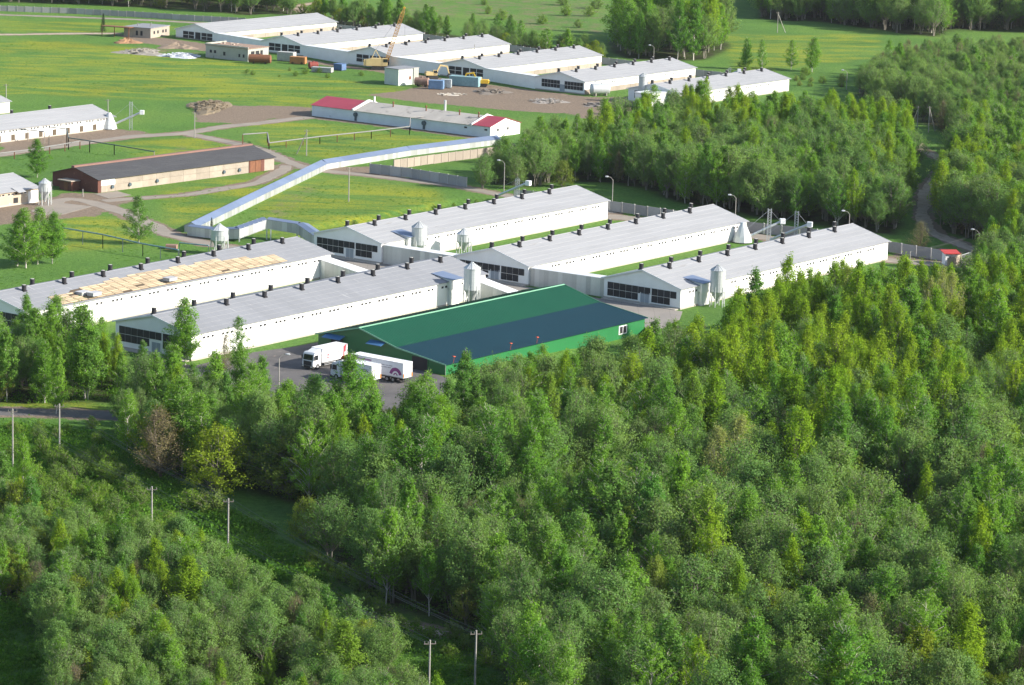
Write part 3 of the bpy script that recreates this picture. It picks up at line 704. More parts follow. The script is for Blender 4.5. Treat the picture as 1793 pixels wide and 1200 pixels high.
# funnel dispensers with lattice conveyor and mast
def conveyor(u, v, label, h=7.5, rz=0.0, flip=1, cone=True):
    p = G(u, v); t = thing('feed_conveyor', label, 'conveyor', (p.x, p.y, 0), rz, 'feed conveyors with masts')
    if cone:
        obj('funnel', MB().lathe([(2.2, .2), (1.9, 1.4), (.5, 4.4), (0, 4.5)], 12, (-3.2 * flip, 0, 0)), t, mat=M_galv)
    obj('chute', MB().tube((-3.0 * flip, 0, .8), (5.0 * flip, 0, 4.6), .28, n=8), t, mat=M_galv)
    obj('hopper_box', MB().box(min(5.0 * flip, 6.1 * flip), max(5.0 * flip, 6.1 * flip), -.55, .55, 4.2, 5.3), t, mat=M_frame)
    m = MB()
    for dx in (-.35, .35):
        for dy in (-.35, .35): m.tube((2.6 * flip + dx, dy, 0), (2.6 * flip + dx, dy, h), .05, n=4)
    z = .4
    while z < h:
        m.tube((2.6 * flip - .35, -.35, z), (2.6 * flip + .35, -.35, z + .5), .03, n=4).tube((2.6 * flip + .35, .35, z), (2.6 * flip - .35, .35, z + .5), .03, n=4); z += .55
    obj('mast', m, t, mat=M_lampgrey)
    objs('stay', MB().tube((2.6 * flip, 0, h - .2), (5.0 * flip, 0, 4.8), .03, n=4).tube((2.6 * flip, 0, h - .2), (-2.8 * flip, 0, 2.6), .03, n=4), t, mat=M_lampgrey)
    return t
conveyor(212, 227, 'feed conveyor with lattice mast at the end of the white shed near the left edge')
conveyor(1325, 425, 'feed conveyor with pale funnel at the far end of the middle shed', rz=R(8))
conveyor(1372, 428, 'feed conveyor mast rising behind the roof of the right hand shed', rz=R(-15), cone=False)
conveyor(888, 352, 'small feed conveyor at the far end of the first shed beside a street lamp', h=5.5, rz=R(-30), cone=False)
conveyor(1262, 150, 'far feed conveyor frame beyond the last but one far shed', h=5.5, cone=False)

# ------------------------------------------------------------------ green warehouse
M_green = S('green_profiled_steel', (.012, .150, .040), .5, (.010, .13, .036), .3, spec=.45, lines=[(0, 1.15, .03, .3)])
M_groof = S('green_roof_sheet', (.008, .080, .040), .5, (.006, .068, .034), .15, spec=.25, lines=[(0, 1.1, .07, .28), (1, 4.2, .02, .3)], dirt=((.02, .10, .055), (.15, 1.5, 1), .8, .6))
M_broof = S('teal_roof_sheet', (.005, .036, .050), .5, (.004, .030, .043), .15, spec=.25, lines=[(0, 1.1, .07, .28)], dirt=((.010, .045, .062), (.15, 1.5, 1), .8, .6))
M_gtrim = S('pale_green_trim', (.20, .42, .27), .5)
M_blue = S('blue_awning', (.05, .14, .28), .4, (.07, .18, .33))
eW, rW, eN, zB = 3.28, 5.64, 1.95, 3.385
oW, aW, lW = Vector((-26.62, 538.30, 0)), R(52.94), 59.6
wL, wR, wB = 9.6, 19.2, 8.5
t = thing('warehouse', 'dark green steel warehouse with a teal lower roof and open loading doors', 'warehouse', (oW.x, oW.y, 0), aW)
obj('wall', MB().prism([(wL, -1.6), (wL, eW - .1), (0, rW - .12), (-wB, zB - .12), (-wR, eN - .12), (-wR, -1.6)], 0, 0, lW), t, mat=M_green)
def ribs(mb, x0, x1, ya, za, yb, zb, step, h=.04):
    x = x0
    while x < x1:
        mb.hexa([(x, ya, za), (x + .09, ya, za), (x + .09, yb, zb), (x, yb, zb), (x, ya, za + h), (x + .09, ya, za + h), (x + .09, yb, zb + h), (x, yb, zb + h)]); x += step
m = MB().slab((-.4, wL + .4, eW - .12), (lW + .4, wL + .4, eW - .12), (lW + .4, 0, rW), (-.4, 0, rW), .07); ribs(m, -.3, lW + .3, wL + .4, eW - .12, 0, rW, 1.0); obj('roof', m, t, mat=M_groof)
m = MB().slab((-.4, -wB, zB), (lW + .4, -wB, zB), (lW + .4, 0, rW), (-.4, 0, rW), .07); ribs(m, -.3, lW + .3, -wB, zB, 0, rW, .55); obj('roof', m, t, mat=M_groof)
m = MB().slab((-.4, -wR - .4, eN - .05), (lW + .4, -wR - .4, eN - .05), (lW + .4, -wB, zB - .01), (-.4, -wB, zB - .01), .07); ribs(m, -.3, lW + .3, -wR - .4, eN - .05, -wB, zB - .01, .55, .03); obj('lower_roof', m, t, mat=M_broof)
obj('ridge_cap', MB().prism([(-.3, rW - .02), (0, rW + .12), (.3, rW - .02)], 0, -.42, lW + .42), t, mat=M_gtrim)
vg = MB()
for x in (-.46, lW + .41):
    for (ya, za), (yb, zb) in (((wL + .42, eW - .12), (0.002, rW)), ((0, rW), (-wB, zB)), ((-wB - .002, zB), (-wR - .42, eN - .05))):
        vg.hexa([(x, ya, za - .14), (x + .05, ya, za - .14), (x + .05, yb, zb - .14), (x, yb, zb - .14), (x, ya, za + .1), (x + .05, ya, za + .1), (x + .05, yb, zb + .1), (x, yb, zb + .1)])
objs('verge_trim', vg, t, mat=M_gtrim)
def gw(off0, off1, z0, z1, nm, mt, x=-.06, par=None):     # on the gable, offsets measured from the left wall
    return obj(nm, MB().box(x, .02, wL - off1, wL - off0, z0, z1), par or t, mat=mt)
tot = wL + wR
# doors: at 11 per cent to 20 per cent of the gable and 76 to 86 per cent
for f0, f1 in ((.105, .205), (.745, .865)):
    d = gw(tot * f0, tot * f1, .05, 2.9 if f0 < .5 else 2.35, 'doorway', M_dark)
    objs('door_frame', MB().box(-.1, 0, wL - tot * f0, wL - tot * f0 + .12, 0, 2.95 if f0 < .5 else 2.4).box(-.1, 0, wL - tot * f1 - .12, wL - tot * f1, 0, 2.95 if f0 < .5 else 2.4), d, mat=M_green)
for f0, f1, z in ((.07, .215, 3.45), (.42, .54, 3.75)):
    obj('awning', MB().slab((-1.5, wL - tot * f0, z - .35), (-1.5, wL - tot * f1, z - .35), (0, wL - tot * f1, z + .15), (0, wL - tot * f0, z + .15), .08), t, mat=M_blue)
wf = obj('window', MB().box(lW * .86, lW * .86 + 2.6, -wR - .06, -wR, -.2, 1.45), t, mat=M_frame)
for q in (0, 1): obj('pane', MB().box(lW * .86 + .3 + q * 1.1, lW * .86 + 1.2 + q * 1.1, -wR - .08, -wR - .055, 0, 1.25), wf, mat=M_dark)
obj('downpipe', MB().tube((-.12, -wR - .1, 0), (-.12, -wR - .1, eN - .1), .07, n=6), t, mat=M_pipe)
M_redlamp = S('red_lamp', (.55, .10, .05), .5)
for fx, fz in ((.03, 0), (.43, 0), (.30, 0)):
    obj('floodlight', MB().tube((lW * fx, -wR - .3, eN), (lW * fx, -wR - .5, eN + 1.1), .04, n=5).hexa([(lW * fx - .5, -wR - .7, eN + 1.2), (lW * fx + .1, -wR - .7, eN + 1.05), (lW * fx + .1, -wR - .4, eN + 1.05), (lW * fx - .5, -wR - .4, eN + 1.2), (lW * fx - .5, -wR - .7, eN + 1.35), (lW * fx + .1, -wR - .7, eN + 1.2), (lW * fx + .1, -wR - .4, eN + 1.2), (lW * fx - .5, -wR - .4, eN + 1.35)], 0), t, mat=M_redlamp)

# ------------------------------------------------------------------ trucks
M_box = S('white_truck_box', (.74, .74, .75), .45, (.68, .68, .69), .8, spec=.4)
M_cab = S('white_cab_paint', (.70, .70, .70), .3, (.66, .66, .66), spec=.5)
M_redcab = S('red_cab_paint', (.50, .04, .02), .35)
M_glass = S('dark_glass', (.015, .018, .022), .12, spec=.6)
M_tyre = S('tyre_rubber', (.02, .02, .02), .85)
M_chas = S('chassis_black', (.035, .035, .035), .7)
M_purple = S('purple_print', (.24, .05, .20), .5); M_red = S('red_print', (.55, .05, .07), .5); M_print = S('dark_print', (.12, .10, .13), .6)
M_light = S('lamp_lens', (.75, .72, .60), .15, spec=.6); M_orange = S('orange_reflector', (.7, .25, .03), .4)
M_rim = S('wheel_rim', (.45, .45, .46), .4, metal=.5)
def truck(p, rz, label, Lbox, cabm, hb=2.7, fridge=True, art='red', cabL=2.1, n_rear=1, gap=.35, trailer=False):
    """local +X runs from the front bumper backwards, Y to the right-hand side of the picture"""
    t = thing('truck', label, 'truck', (p.x, p.y, 0), rz); W = 2.5; x0 = cabL + gap; zf = 1.02
    c = MB()
    c.prism([(0, .55), (.0, 1.25), (.10, 1.75), (.30, 2.75), (.55, 3.0), (cabL, 3.02), (cabL, .6)], 1, .03, W - .03)
    body = obj('cab', c, t, mat=cabm)
    obj('windscreen', MB().add([(.085, .18, 1.72), (.085, W - .18, 1.72), (.275, W - .26, 2.66), (.275, .26, 2.66)], [(0, 1, 2, 3)]), body, mat=M_glass).location = (-.03, 0, 0)
    for y in (.0, W): obj('side_window', MB().prism([(.35, 1.7), (1.35, 1.7), (1.35, 2.55), (.5, 2.55)], 1, y - .01 if y else .005, y + .0 if y else .035), body, mat=M_glass)
    obj('grille', MB().box(-.03, .04, .35, W - .35, .78, 1.55), body, mat=M_chas)
    obj('bumper', MB().box(-.12, .25, .0, W, .32, .74), body, mat=M_chas)
    for y in (.08, W - .48): obj('headlight', MB().box(-.14, .0, y, y + .4, .50, .70), body, mat=M_light)
    for y in (-.28, W + .08): obj('mirror', MB().box(.15, .3, y, y + .2, 1.75, 2.45), body, mat=M_chas)
    obj('air_deflector', MB().prism([(.7, 3.02), (cabL, 3.02), (cabL, 3.45)], 1, .4, W - .4), body, mat=cabm)
    bx = obj('cargo_box', MB().box(x0, x0 + Lbox, 0, W, zf, zf + hb), t, mat=M_box)
    ed = MB()
    for z in (zf - .02, zf + hb - .1): 
        for y in (-.03, W - .01): ed.box(x0 - .02, x0 + Lbox + .02, y, y + .04, z, z + .12)
    objs('edge_rail', ed, bx, mat=M_rim)
    for q in (0, 1): obj('rear_door', MB().box(x0 + Lbox, x0 + Lbox + .05, .06 + q * 1.2, 1.22 + q * 1.22, zf + .05, zf + hb - .1), bx, mat=M_box)
    lb = MB()
    for y in (.25, .75, 1.7, 2.2): lb.tube((x0 + Lbox + .09, y, zf + .1), (x0 + Lbox + .09, y, zf + hb - .15), .03, n=4)
    objs('lock_bar', lb, bx, mat=M_chas)
    for y in (.05, W - .3): obj('tail_light', MB().box(x0 + Lbox + .05, x0 + Lbox + .1, y, y + .22, zf + .1, zf + .75), bx, mat=M_orange)
    if fridge: 
        fr = obj('refrigeration_unit', MB().box(x0 - .55, x0, .35, W - .35, zf + hb - 1.05, zf + hb - .1), t, mat=M_box); obj('fan_grille', MB().box(x0 - .58, x0 - .55, .5, W - .95, zf + hb - .95, zf + hb - .3), fr, mat=M_chas)
    objs('chassis', MB().box(.3, x0 + Lbox - .2, .75, W - .75, .62, 1.02).box(x0 + Lbox - .35, x0 + Lbox - .2, .15, W - .15, .45, .6), t, mat=M_chas)
    objs('side_guard', MB().box(x0 + .6, x0 + Lbox * .55, .05, .1, .5, .62).box(x0 + .6, x0 + Lbox * .55, .05, .1, .78, .9).box(x0 + .6, x0 + Lbox * .55, W - .1, W - .05, .5, .62).box(x0 + .6, x0 + Lbox * .55, W - .1, W - .05, .78, .9), t, mat=M_rim)
    obj('fuel_tank', MB().box(x0 + .1, x0 + 1.2, W - .62, W - .12, .42, .98), t, mat=M_galv)
    xs = [1.25] + [x0 + Lbox - 2.2 - 1.3 * i for i in range(n_rear)] + ([3.6] if trailer else [])
    for x in xs:
        for y0, y1 in ((.0, .32), (W - .32, W)):
            wl = obj('wheel', MB().lathe([(.0, y0), (.3, y0), (.50, y0 + .02), (.52, y0 + .08), (.52, y1 - .08), (.50, y1 - .02), (.3, y1), (0, y1)], 18, (x, 0, .5), axis='y'), t, mat=M_tyre)
            ye = -.01 if y0 < 1 else W + .01
            obj('rim', MB().lathe([(0, ye), (.26, ye), (.28, (y0 + y1) / 2)], 12, (x, 0, .5), axis='y'), wl, mat=M_rim)
    s = W + .012      # printed side: +Y side unless art starts with '-'
    ny = art.startswith('-'); yy = -.012 if ny else s; a = art.lstrip('-')
    def bar(x, xx, z, zz, mt, nm='lettering'): obj(nm, MB().box(x, xx, min(yy, yy + (.006 if not ny else -.006)), max(yy, yy + (.006 if not ny else -.006)), z, zz), bx, mat=mt)
    def arc(cx, cz, r0, r1, a0, a1, mt, nm='logo', n=20, xmax=None):
        vs = []; fs = []
        for i in range(n + 1):
            q = R(a0 + (a1 - a0) * i / n)
            for r in (r0, r1):
                X, Zc = cx + r * math.cos(q), cz + r * math.sin(q)
                X = min(max(X, x0 + .03), x0 + Lbox - .03); Zc = min(max(Zc, zf + .13), zf + hb - .12); vs.append((X, yy, Zc))
        for i in range(n): fs.append((2 * i, 2 * i + 1, 2 * i + 3, 2 * i + 2))
        obj(nm, MB().add(vs, fs), bx, mat=mt)
    if a == 'red':
        arc(x0 + 1.5, zf + 1.5, .16, .3, 0, 360, M_red); arc(x0 + 1.5, zf + .95, .16, .33, 0, 360, M_red)
        random.seed(3)
        for row, z in ((0, zf + 1.35), (1, zf + .95)):
            x = x0 + 2.1
            while x < x0 + Lbox - 2.0:
                wd = random.uniform(.08, .16); bar(x, x + wd, z, z + (.20 if row == 0 else .15), M_red); x += wd + random.choice((.05, .05, .14))
        arc(x0 + Lbox + .6, zf + 1.6, 1.0, 1.5, 90, 200, M_red, 'stripe'); bar(x0 + Lbox - 1.1, x0 + Lbox - .75, zf + .15, zf + hb - .2, M_red, 'stripe')
    else:
        big = Lbox * (.25 if a == 'purple1' else .86)
        arc(x0 + big, zf + .3, .75, 1.35, 10, 170, M_purple); arc(x0 + big, zf + .3, .25, .45, 0, 180, M_purple)
        if a == 'purple1': arc(x0 + Lbox * .72, zf - .6, 2.2, 2.32, 20, 150, M_print, 'stripe')
        random.seed(5)
        for row, z in ((0, zf + hb - .85), (1, zf + hb - 1.2)):
            x = x0 + Lbox * (.5 if a == 'purple2' else .6)
            while x < x0 + Lbox * (.8 if a == 'purple2' else .9):
                wd = random.uniform(.06, .12); bar(x, x + wd, z, z + .12, M_print); x += wd + random.choice((.05, .05, .14))
        if a == 'purple2':
            x = x0 + .9
            arc(x0 + .1, zf + hb + .1, .6, 1.3, 200, 350, M_purple, 'logo')
            while x < x0 + Lbox * .4: bar(x, x + .2, zf + hb - .62, zf + hb - .34, M_purple); x += .27
    return t
ul = aW; tl = aW + R(90)
p1 = G(521, 640)
# truck one: nose towards lower left, body runs away along the warehouse axis; its right side (picture right) is lit
f1 = G(548, 649.5); d1 = Vector((math.cos(aW), math.sin(aW), 0)); n1 = Vector((-d1.y, d1.x, 0))
truck(f1, aW, 'white refrigerated truck with red lettering parked nose out by the left loading door', 6.6, M_cab, 2.45, True, '-red')
# trucks two and three lie along the gable: nose at the left, rear at the right
rear3 = G(706, 636.9, 3.62); ax = Vector((math.cos(tl), math.sin(tl), 0)); L3 = 2.1 + .35 + 11.6
fr3 = Vector((rear3.x, rear3.y, 0)) + ax * L3
truck(fr3, tl + PI, 'long white truck with red cab and purple ring emblem, parked tight against the warehouse gable', 11.6, M_redcab, 2.6, False, '-purple2', n_rear=2, trailer=True)
rear2 = G(650.8, 641.5, 3.5); L2 = 2.1 + .35 + 6.6
fr2 = Vector((rear2.x, rear2.y, 0)) + ax * L2
truck(fr2, tl + PI, 'shorter white truck with purple ring print, half hidden by trees before the long one', 6.6, M_cab, 2.5, True, '-purple1')

# ------------------------------------------------------------------ red roofed building
M_redroof = S('red_metal_tile', (.34, .045, .065), .5, (.28, .035, .055), .4, spec=.4, lines=[(0, .8, .06, .25)])
M_flat = S('weathered_flat_roof', (.42, .39, .35), .95, (.30, .28, .25), .22, bump=.3, stretch=(1, .5, 1), dirt=((.13, .12, .11), (1, .5, 1), .35, .56))
M_shadewall = S('shade_tinted_white_wall', (.60, .66, .70), .8, (.52, .57, .60), .4, dirt=((.30, .31, .31), (.5, .5, .8), .5, .66))  # white wall, with the bluish tone of its shaded side put into the colour
oR, aR, lR = frame((857.9, 242.2), (546, 203))           # near wall, from the right end leftwards
wRr = 13.5; eR, rR = 3.0, 4.9
aR2 = aR + PI
oRl = Vector((oR.x + math.cos(aR) * lR, oR.y + math.sin(aR) * lR, 0))
t = thing('office_building', 'long white building with red metal roofs at both ends and a bare grey roof between', 'building', (oRl.x, oRl.y, 0), aR2)
print('RED len', lR, math.degrees(aR2))
obj('wall', MB().prism([(0, -.2), (wRr, -.2), (wRr, eR - .05), (wRr / 2, rR - .08), (0, eR - .05)], 0, 0, lR), t, mat=M_shadewall)
x1, x2 = lR * .235, lR * .905
def seg(x0, x1_, mt, dz=0, nm='roof'):
    for ya, yb in ((-.35, wRr / 2), (wRr + .35, wRr / 2)):
        mm = MB().slab((x0, ya, eR - .05 + dz), (x1_, ya, eR - .05 + dz), (x1_, yb, rR + dz), (x0, yb, rR + dz), .1); obj(nm, mm, t, mat=mt)
seg(-.3, x1, M_redroof, .12, 'red_roof'); seg(x1 + .7, x2 - .4, M_flat, 0, 'grey_roof'); seg(x2, lR + .3, M_redroof, .12, 'red_roof')
for x in (x1, x2 - .4): objs('parapet', MB().prism([(-.3, eR - .3), (-.3, eR + .35), (wRr / 2, rR + .5), (wRr + .3, eR + .35), (wRr + .3, eR - .3)], 0, x, x + (.65 if x == x1 else .35)), t, mat=M_white)
obj('end_wall', MB().prism([(0, -.1), (wRr, -.1), (wRr, eR - .1), (wRr / 2, rR - .14), (0, eR - .1)], 0, lR, lR + .06), t, mat=M_white)
fl = MB().tube((0, 0, -.3), (0, 0, 1.0), .18, n=8).tube((0, 0, 1.0), (0, 0, 1.35), .34, .1, n=8).mesh('roof_flue', M_rust)
for f in (.40, .585, .77, .875): obj('roof_flue', fl, t, (lR * f, wRr * .38, rR - .3))
obj('chimney', MB().tube((x1 + 1, wRr * .62, rR - .4), (x1 + 1, wRr * .62, rR + 1.3), .25, n=8), t, mat=M_frame)
obj('chimney', MB().tube((lR * .62, wRr * .8, eR), (lR * .62, wRr * .8, rR + 2.2), .35, n=10), t, mat=M_galv)
M_fan = S('wall_fan', (.07, .10, .12), .6)
for f in (.255, .64): 
    q = obj('wall_fan', MB().lathe([(0, -.5), (.62, -.5), (.62, 0), (0, 0)], 14, (lR * f, 0, 1.9), axis='y'), t, mat=M_fan); obj('duct', MB().box(lR * f - .3, lR * f + .3, -.3, 0, .2, 1.3), q, mat=M_fan)
for x in (lR * .86, lR * .97): obj('window', MB().box(x, x + .9, -.05, 0, 1.9, 2.3), t, mat=M_dark)
for y in (3, 7.5): obj('window', MB().box(lR + .05, lR + .1, y, y + .8, 1.6, 2.3), t, mat=M_dark)

# ------------------------------------------------------------------ brick shed, beige shed, white shed at the left
M_brick = S('dark_red_brick', (.135, .055, .040), .9, (.10, .042, .032), .5, bump=.4, stretch=(1, 1, 1), dirt=((.26, .14, .10), (1, 1, 1), .8, .62))
M_bitumen = S('dark_bitumen_roof', (.062, .062, .066), .85, (.045, .045, .05), .4, bump=.3, stretch=(.4, 1.5, 1), spec=.3, lines=[(0, 1.0, .04, .4)], dirt=((.30, .29, .27), (.6, 1.6, 1), .45, .69))
M_capbrick = S('brick_coping', (.22, .125, .10), .9)
oK, aK, lK = frame((171.4, 338.5), (480, 297.2))
eK = 3.2; wK = 17.0; rK = 5.2
pl = G(73.3, 327.5) - oK; wK = abs(-math.sin(aK) * pl.x + math.cos(aK) * pl.y)
print('BRICK len', lK, 'w', wK, math.degrees(aK), 'eave', hgt(oK, 171.4, 313.3))
t = thing('brick_shed', 'long old shed with dark patched roof, brick gable and porch and pale panel wall', 'shed', (oK.x, oK.y, 0), aK)
obj('gable_wall', MB().prism([(0, -.2), (wK, -.2), (wK, eK - .05), (wK / 2, rK - .08), (0, eK - .05)], 0, 0, 1.0), t, mat=M_brick)
obj('wall', MB().prism([(.03, -.2), (wK - .03, -.2), (wK - .03, eK - .06), (wK / 2, rK - .1), (.03, eK - .06)], 0, 1.0, lK), t, mat=M_conclt)
np_ = 11
for i in range(np_):
    x0 = 1.0 + (lK - 10) * i / np_; x1_ = 1.0 + (lK - 10) * (i + 1) / np_ - .05
    for z0, z1 in ((.02, 1.55), (1.6, eK - .1)):
        obj('panel', MB().box(x0, x1_, -.06, .03, z0, z1), t, mat=M_white if (i == 0 and z0 > 1) else M_conclt)
objs('gate', MB().box(lK - 8.5, lK - 6.7, -.1, .03, .05, 2.9).box(lK - 6.6, lK - 4.8, -.1, .03, .05, 2.9), t, mat=M_rust)
objs('brick_pier', MB().box(lK - 8.9, lK - 8.55, -.12, .03, 0, eK - .1).box(lK - 4.75, lK - 3.6, -.12, .03, 0, eK - .1), t, mat=M_brick)
m = MB(); courses(m, -.3, lK + .3, -.5, eK - .1, wK / 2, rK, 8); obj('roof', m, t, mat=M_bitumen)
m = MB(); courses(m, -.3, lK + .3, wK + .5, eK - .1, wK / 2, rK, 8); obj('roof', m, t, mat=M_bitumen)
obj('ridge_coping', MB().box(-.35, lK + .3, wK / 2 - .1, wK / 2 + .9, rK - .2, rK + .35), t, mat=M_capbrick)
fan_me = MB().lathe([(0, -.35), (.42, -.35), (.42, 0)], 12, axis='y').mesh('wall_fan', M_fan)
for f in (.075, .17, .32, .7, .79): obj('wall_fan', fan_me, t, (lK * f, -.06, 1.1))
pr = obj('porch', MB().box(-2.6, 0, wK * .40, wK * .66, -.1, 2.2), t, mat=M_brick)
obj('porch_roof', MB().box(-3.0, .0, wK * .38, wK * .68, 2.2, 2.4), pr, mat=M_conclt); obj('porch_door', MB().box(-2.65, -2.6, wK * .48, wK * .56, 0, 1.9), pr, mat=M_rust)

# beige shed at the left edge (only its right end is in view)
eJ = 3.3; oJ, aJ, lJ = frame((0, 339.3), (68, 328.3), eJ)
far = G(68, 328.3, eJ); LJ = 40.0; PJ = Vector((far.x - LJ * math.cos(A1), far.y - LJ * math.sin(A1), 0))
print('BEIGE ang', math.degrees(aJ))
t = barn(PJ, eJ, 5.6, LJ, 17, A1, 'beige plastered shed with grey roof and small dark vents at the left edge', gable=None, wins=True, vents=None, wall=M_plaster, name='beige_shed', group=None, winz=.7, groupstep=4.0)
for x in (LJ - 3.4,): obj('white_end_panel', MB().box(x, LJ - .02, -.08, -.02, 0, eJ - .6), t, mat=M_white)
for x in (LJ - 14, LJ - 8, LJ - 24): obj('shutter', MB().box(x, x + 1.4, -.07, 0, .5, 1.7), t, mat=M_dark)
obj('hatch_roof', MB().slab((LJ - 7.6, -1.3, eJ - .25), (LJ - 5.2, -1.3, eJ - .25), (LJ - 5.2, 1, eJ + .55), (LJ - 7.6, 1, eJ + .55), .07), t, mat=M_slate)
# white shed with shutters
eI = 3.3; far = G(199.5, 203.8, eI); LI = 50.0; PI_ = Vector((far.x - LI * math.cos(A1), far.y - LI * math.sin(A1), 0))
t = barn(PI_, eI, 5.6, LI, 16.5, A1, 'white shed with brown wall shutters and a funnel conveyor at its end', gable=None, wins=True, vents=(14, 50, 22), name='shuttered_shed', group=None, winz=.6, groupstep=4.2)
sh_me = MB().box(0, 1.3, -.1, 0, .3, 1.8).mesh('shutter', M_batten)
for x in range(7, 48, 5): obj('shutter', sh_me, t, (x, 0, 0))
# farthest shed corner at the left edge
far = G(17, 177, 3.3); PH = Vector((far.x - 30 * math.cos(A1), far.y - 30 * math.sin(A1), 0))
barn(PH, 3.3, 5.4, 30, 16, A1, 'white shed corner just entering at the left edge above the shuttered shed', gable=None, wins=False, vents=None, name='white_shed', group=None)

# ------------------------------------------------------------------ small buildings and site huts
M_roughc = S('rough_concrete_wall', (.38, .37, .33), .95, (.30, .31, .27), .5, bump=.4, dirt=((.14, .15, .10), (1, 1, 1), .5, .62))
def block(pa, pb, depth, h, label, wallm, roofm, name, cat='building', wins=(), par=0.0, rot90=False, roofz=.18, door=None):
    """flat roofed block; pa->pb is the near-left wall seen in shade (left to right), depth runs away to the right"""
    o, a, l = frame(pa, pb); t = thing(name, label, cat, (o.x, o.y, 0), a)
    obj('wall', MB().box(0, l, 0, depth, -.2, h), t, mat=wallm)
    obj('roof', MB().box(-.2, l + .2, -.2, depth + .2, h, h + roofz), t, mat=roofm)
    if par: objs('parapet', MB().box(-.2, l + .2, -.2, .05, h + roofz, h + roofz + par).box(-.2, .05, .05, depth, h + roofz, h + roofz + par), t, mat=wallm)
    for (x0, x1_, z0, z1) in wins: obj('window', MB().box(x0 * l, x1_ * l, -.06, 0, z0, z1), t, mat=M_dark)
    return t, l
t, l = block((217, 64), (263.6, 67.5), 13, 3.3, 'low pale building with flat roof and pipe canopy beside the first far shed', M_conclt, M_roll, 'boiler_house', wins=((.45, .53, .7, 2.3), (.62, .70, .7, 2.3)))
for y in (2, 4.5, 8, 10): obj('window', MB().box(l, l + .06, y, y + 1.0, 1.3, 2.3), t, mat=M_dark)
obj('canopy_roof', MB().box(-7, 4, -3.4, -.25, 3.3, 3.5), t, mat=M_rust)
for x in (-6.8, -2, 3.6): obj('canopy_post', MB().box(x, x + .2, -3.3, -3.1, -.1, 3.3), t, mat=M_rust)
for x, y in ((3, 4), (6, 8), (8.5, 3)): obj('roof_pipe', MB().tube((x, y, 3.4), (x, y, 4.5), .14, n=6), t, mat=M_pipe)
t, l = block((360, 100.5), (434, 108.5), 10.5, 4.0, 'roofless grey concrete building shell with broken parapet and empty windows', M_roughc, S('rubble_roof', (.30, .20, .15), .95, (.22, .15, .11), .8, bump=.5), 'concrete_shell', wins=((.1, .15, 1.7, 2.6), (.2, .25, 1.7, 2.6), (.42, .47, 1.2, 2.4), (.78, .82, 1.2, 2.2), (.88, .92, 1.2, 2.2)), par=.45)
obj('opening', MB().box(l, l + .06, 1.5, 7.5, 1.0, 3.2), t, mat=M_dark)
for y in (3.2, 5.6): obj('pier', MB().box(l + .02, l + .12, y, y + .5, 1.0, 3.2), t, mat=M_roughc)
random.seed(11)
for i in range(12): obj('rubble_block', MB().box(0, random.uniform(.5, 1.4), 0, random.uniform(.4, .9), 0, random.uniform(.1, .35)), t, (random.uniform(.5, l - 2), random.uniform(1, 9), 4.18), random.uniform(0, 3), mat=M_conclt)
t, l = block((673, 147), (697.3, 150.5), 8.5, 4.9, 'tall pale green-white site store with flat roof in the grass before the cranes', S('pale_green_store', (.50, .54, .50), .85, (.42, .46, .42), .5), M_roll, 'site_store')
obj('lean_to', MB().box(l, l + .3, 6.2, 8.3, 0, 5.1), t, mat=M_roughc); obj('hatch', MB().box(l + .005, l + .05, 4.5, 5.4, 1.6, 2.6), t, mat=M_rust)
def container(u, v, Lc, W_, h, c, label, rz, name='shipping_container', cat='container', rust=False, group='site containers'):
    p = G(u, v); t = thing(name, label, cat, (p.x, p.y, 0), rz, group)
    mt = S('paint_%s_%d_%d' % (name, u, v), c, .7, tuple(x * .7 for x in c), 1.2, dirt=((.16, .09, .05), (1, 1, 1), 1.0, .6))
    m = MB().box(0, Lc, 0, W_, .15, h); x = .15
    while x < Lc - .2: m.box(x, x + .14, -.05, 0, .25, h - .15); m.box(x, x + .14, W_, W_ + .05, .25, h - .15); x += .34
    obj('body', m, t, mat=mt)
    obj('roof', MB().box(-.05, Lc + .05, -.07, W_ + .07, h, h + .1), t, mat=mt)
    for q in (0, 1): obj('door', MB().box(Lc, Lc + .06, .08 + q * W_ * .48, W_ * .48 + q * W_ * .46, .3, h - .2), t, mat=mt)
    objs('skid', MB().box(0, Lc, .1, .3, 0, .15).box(0, Lc, W_ - .3, W_ - .1, 0, .15), t, mat=M_chas)
    return t
RZ = R(-22)
container(750, 156.5, 4.4, 2.6, 2.6, (.15, .25, .40), 'blue site container standing left of the grey one', R(-8))
container(772, 154.5, 3.0, 2.4, 2.5, (.36, .40, .42), 'grey site container squeezed between the two blue ones', R(-5))
container(786, 150, 9.5, 2.6, 2.9, (.25, .40, .42), 'long turquoise site container with pale end doors by the digger', R(-20))
container(485, 107, 5.6, 2.6, 2.9, (.42, .42, .40), 'grey cabin behind the orange wagon, below the second far shed', R(-20), 'site_cabin', 'cabin')
container(584, 123, 3.2, 2.4, 2.0, (.10, .17, .32), 'small blue cabin left of the crane', R(-35), 'site_cabin', 'cabin')
container(545, 126.5, 6.5, 2.4, 1.5, (.38, .38, .37), 'low grey open bin by the red drum', R(-15), 'skip_bin', 'bin')
t = container(507, 112, 5.0, 2.4, 2.2, (.42, .19, .07), 'orange wheeled site wagon with white roof', R(-12), 'site_wagon', 'wagon')
for x in (1, 4):
    for y in (-.05, 2.3): obj('wheel', MB().lathe([(0, y), (.4, y), (.4, y + .2), (0, y + .2)], 12, (x, 0, .35), axis='y'), t, mat=M_tyre)
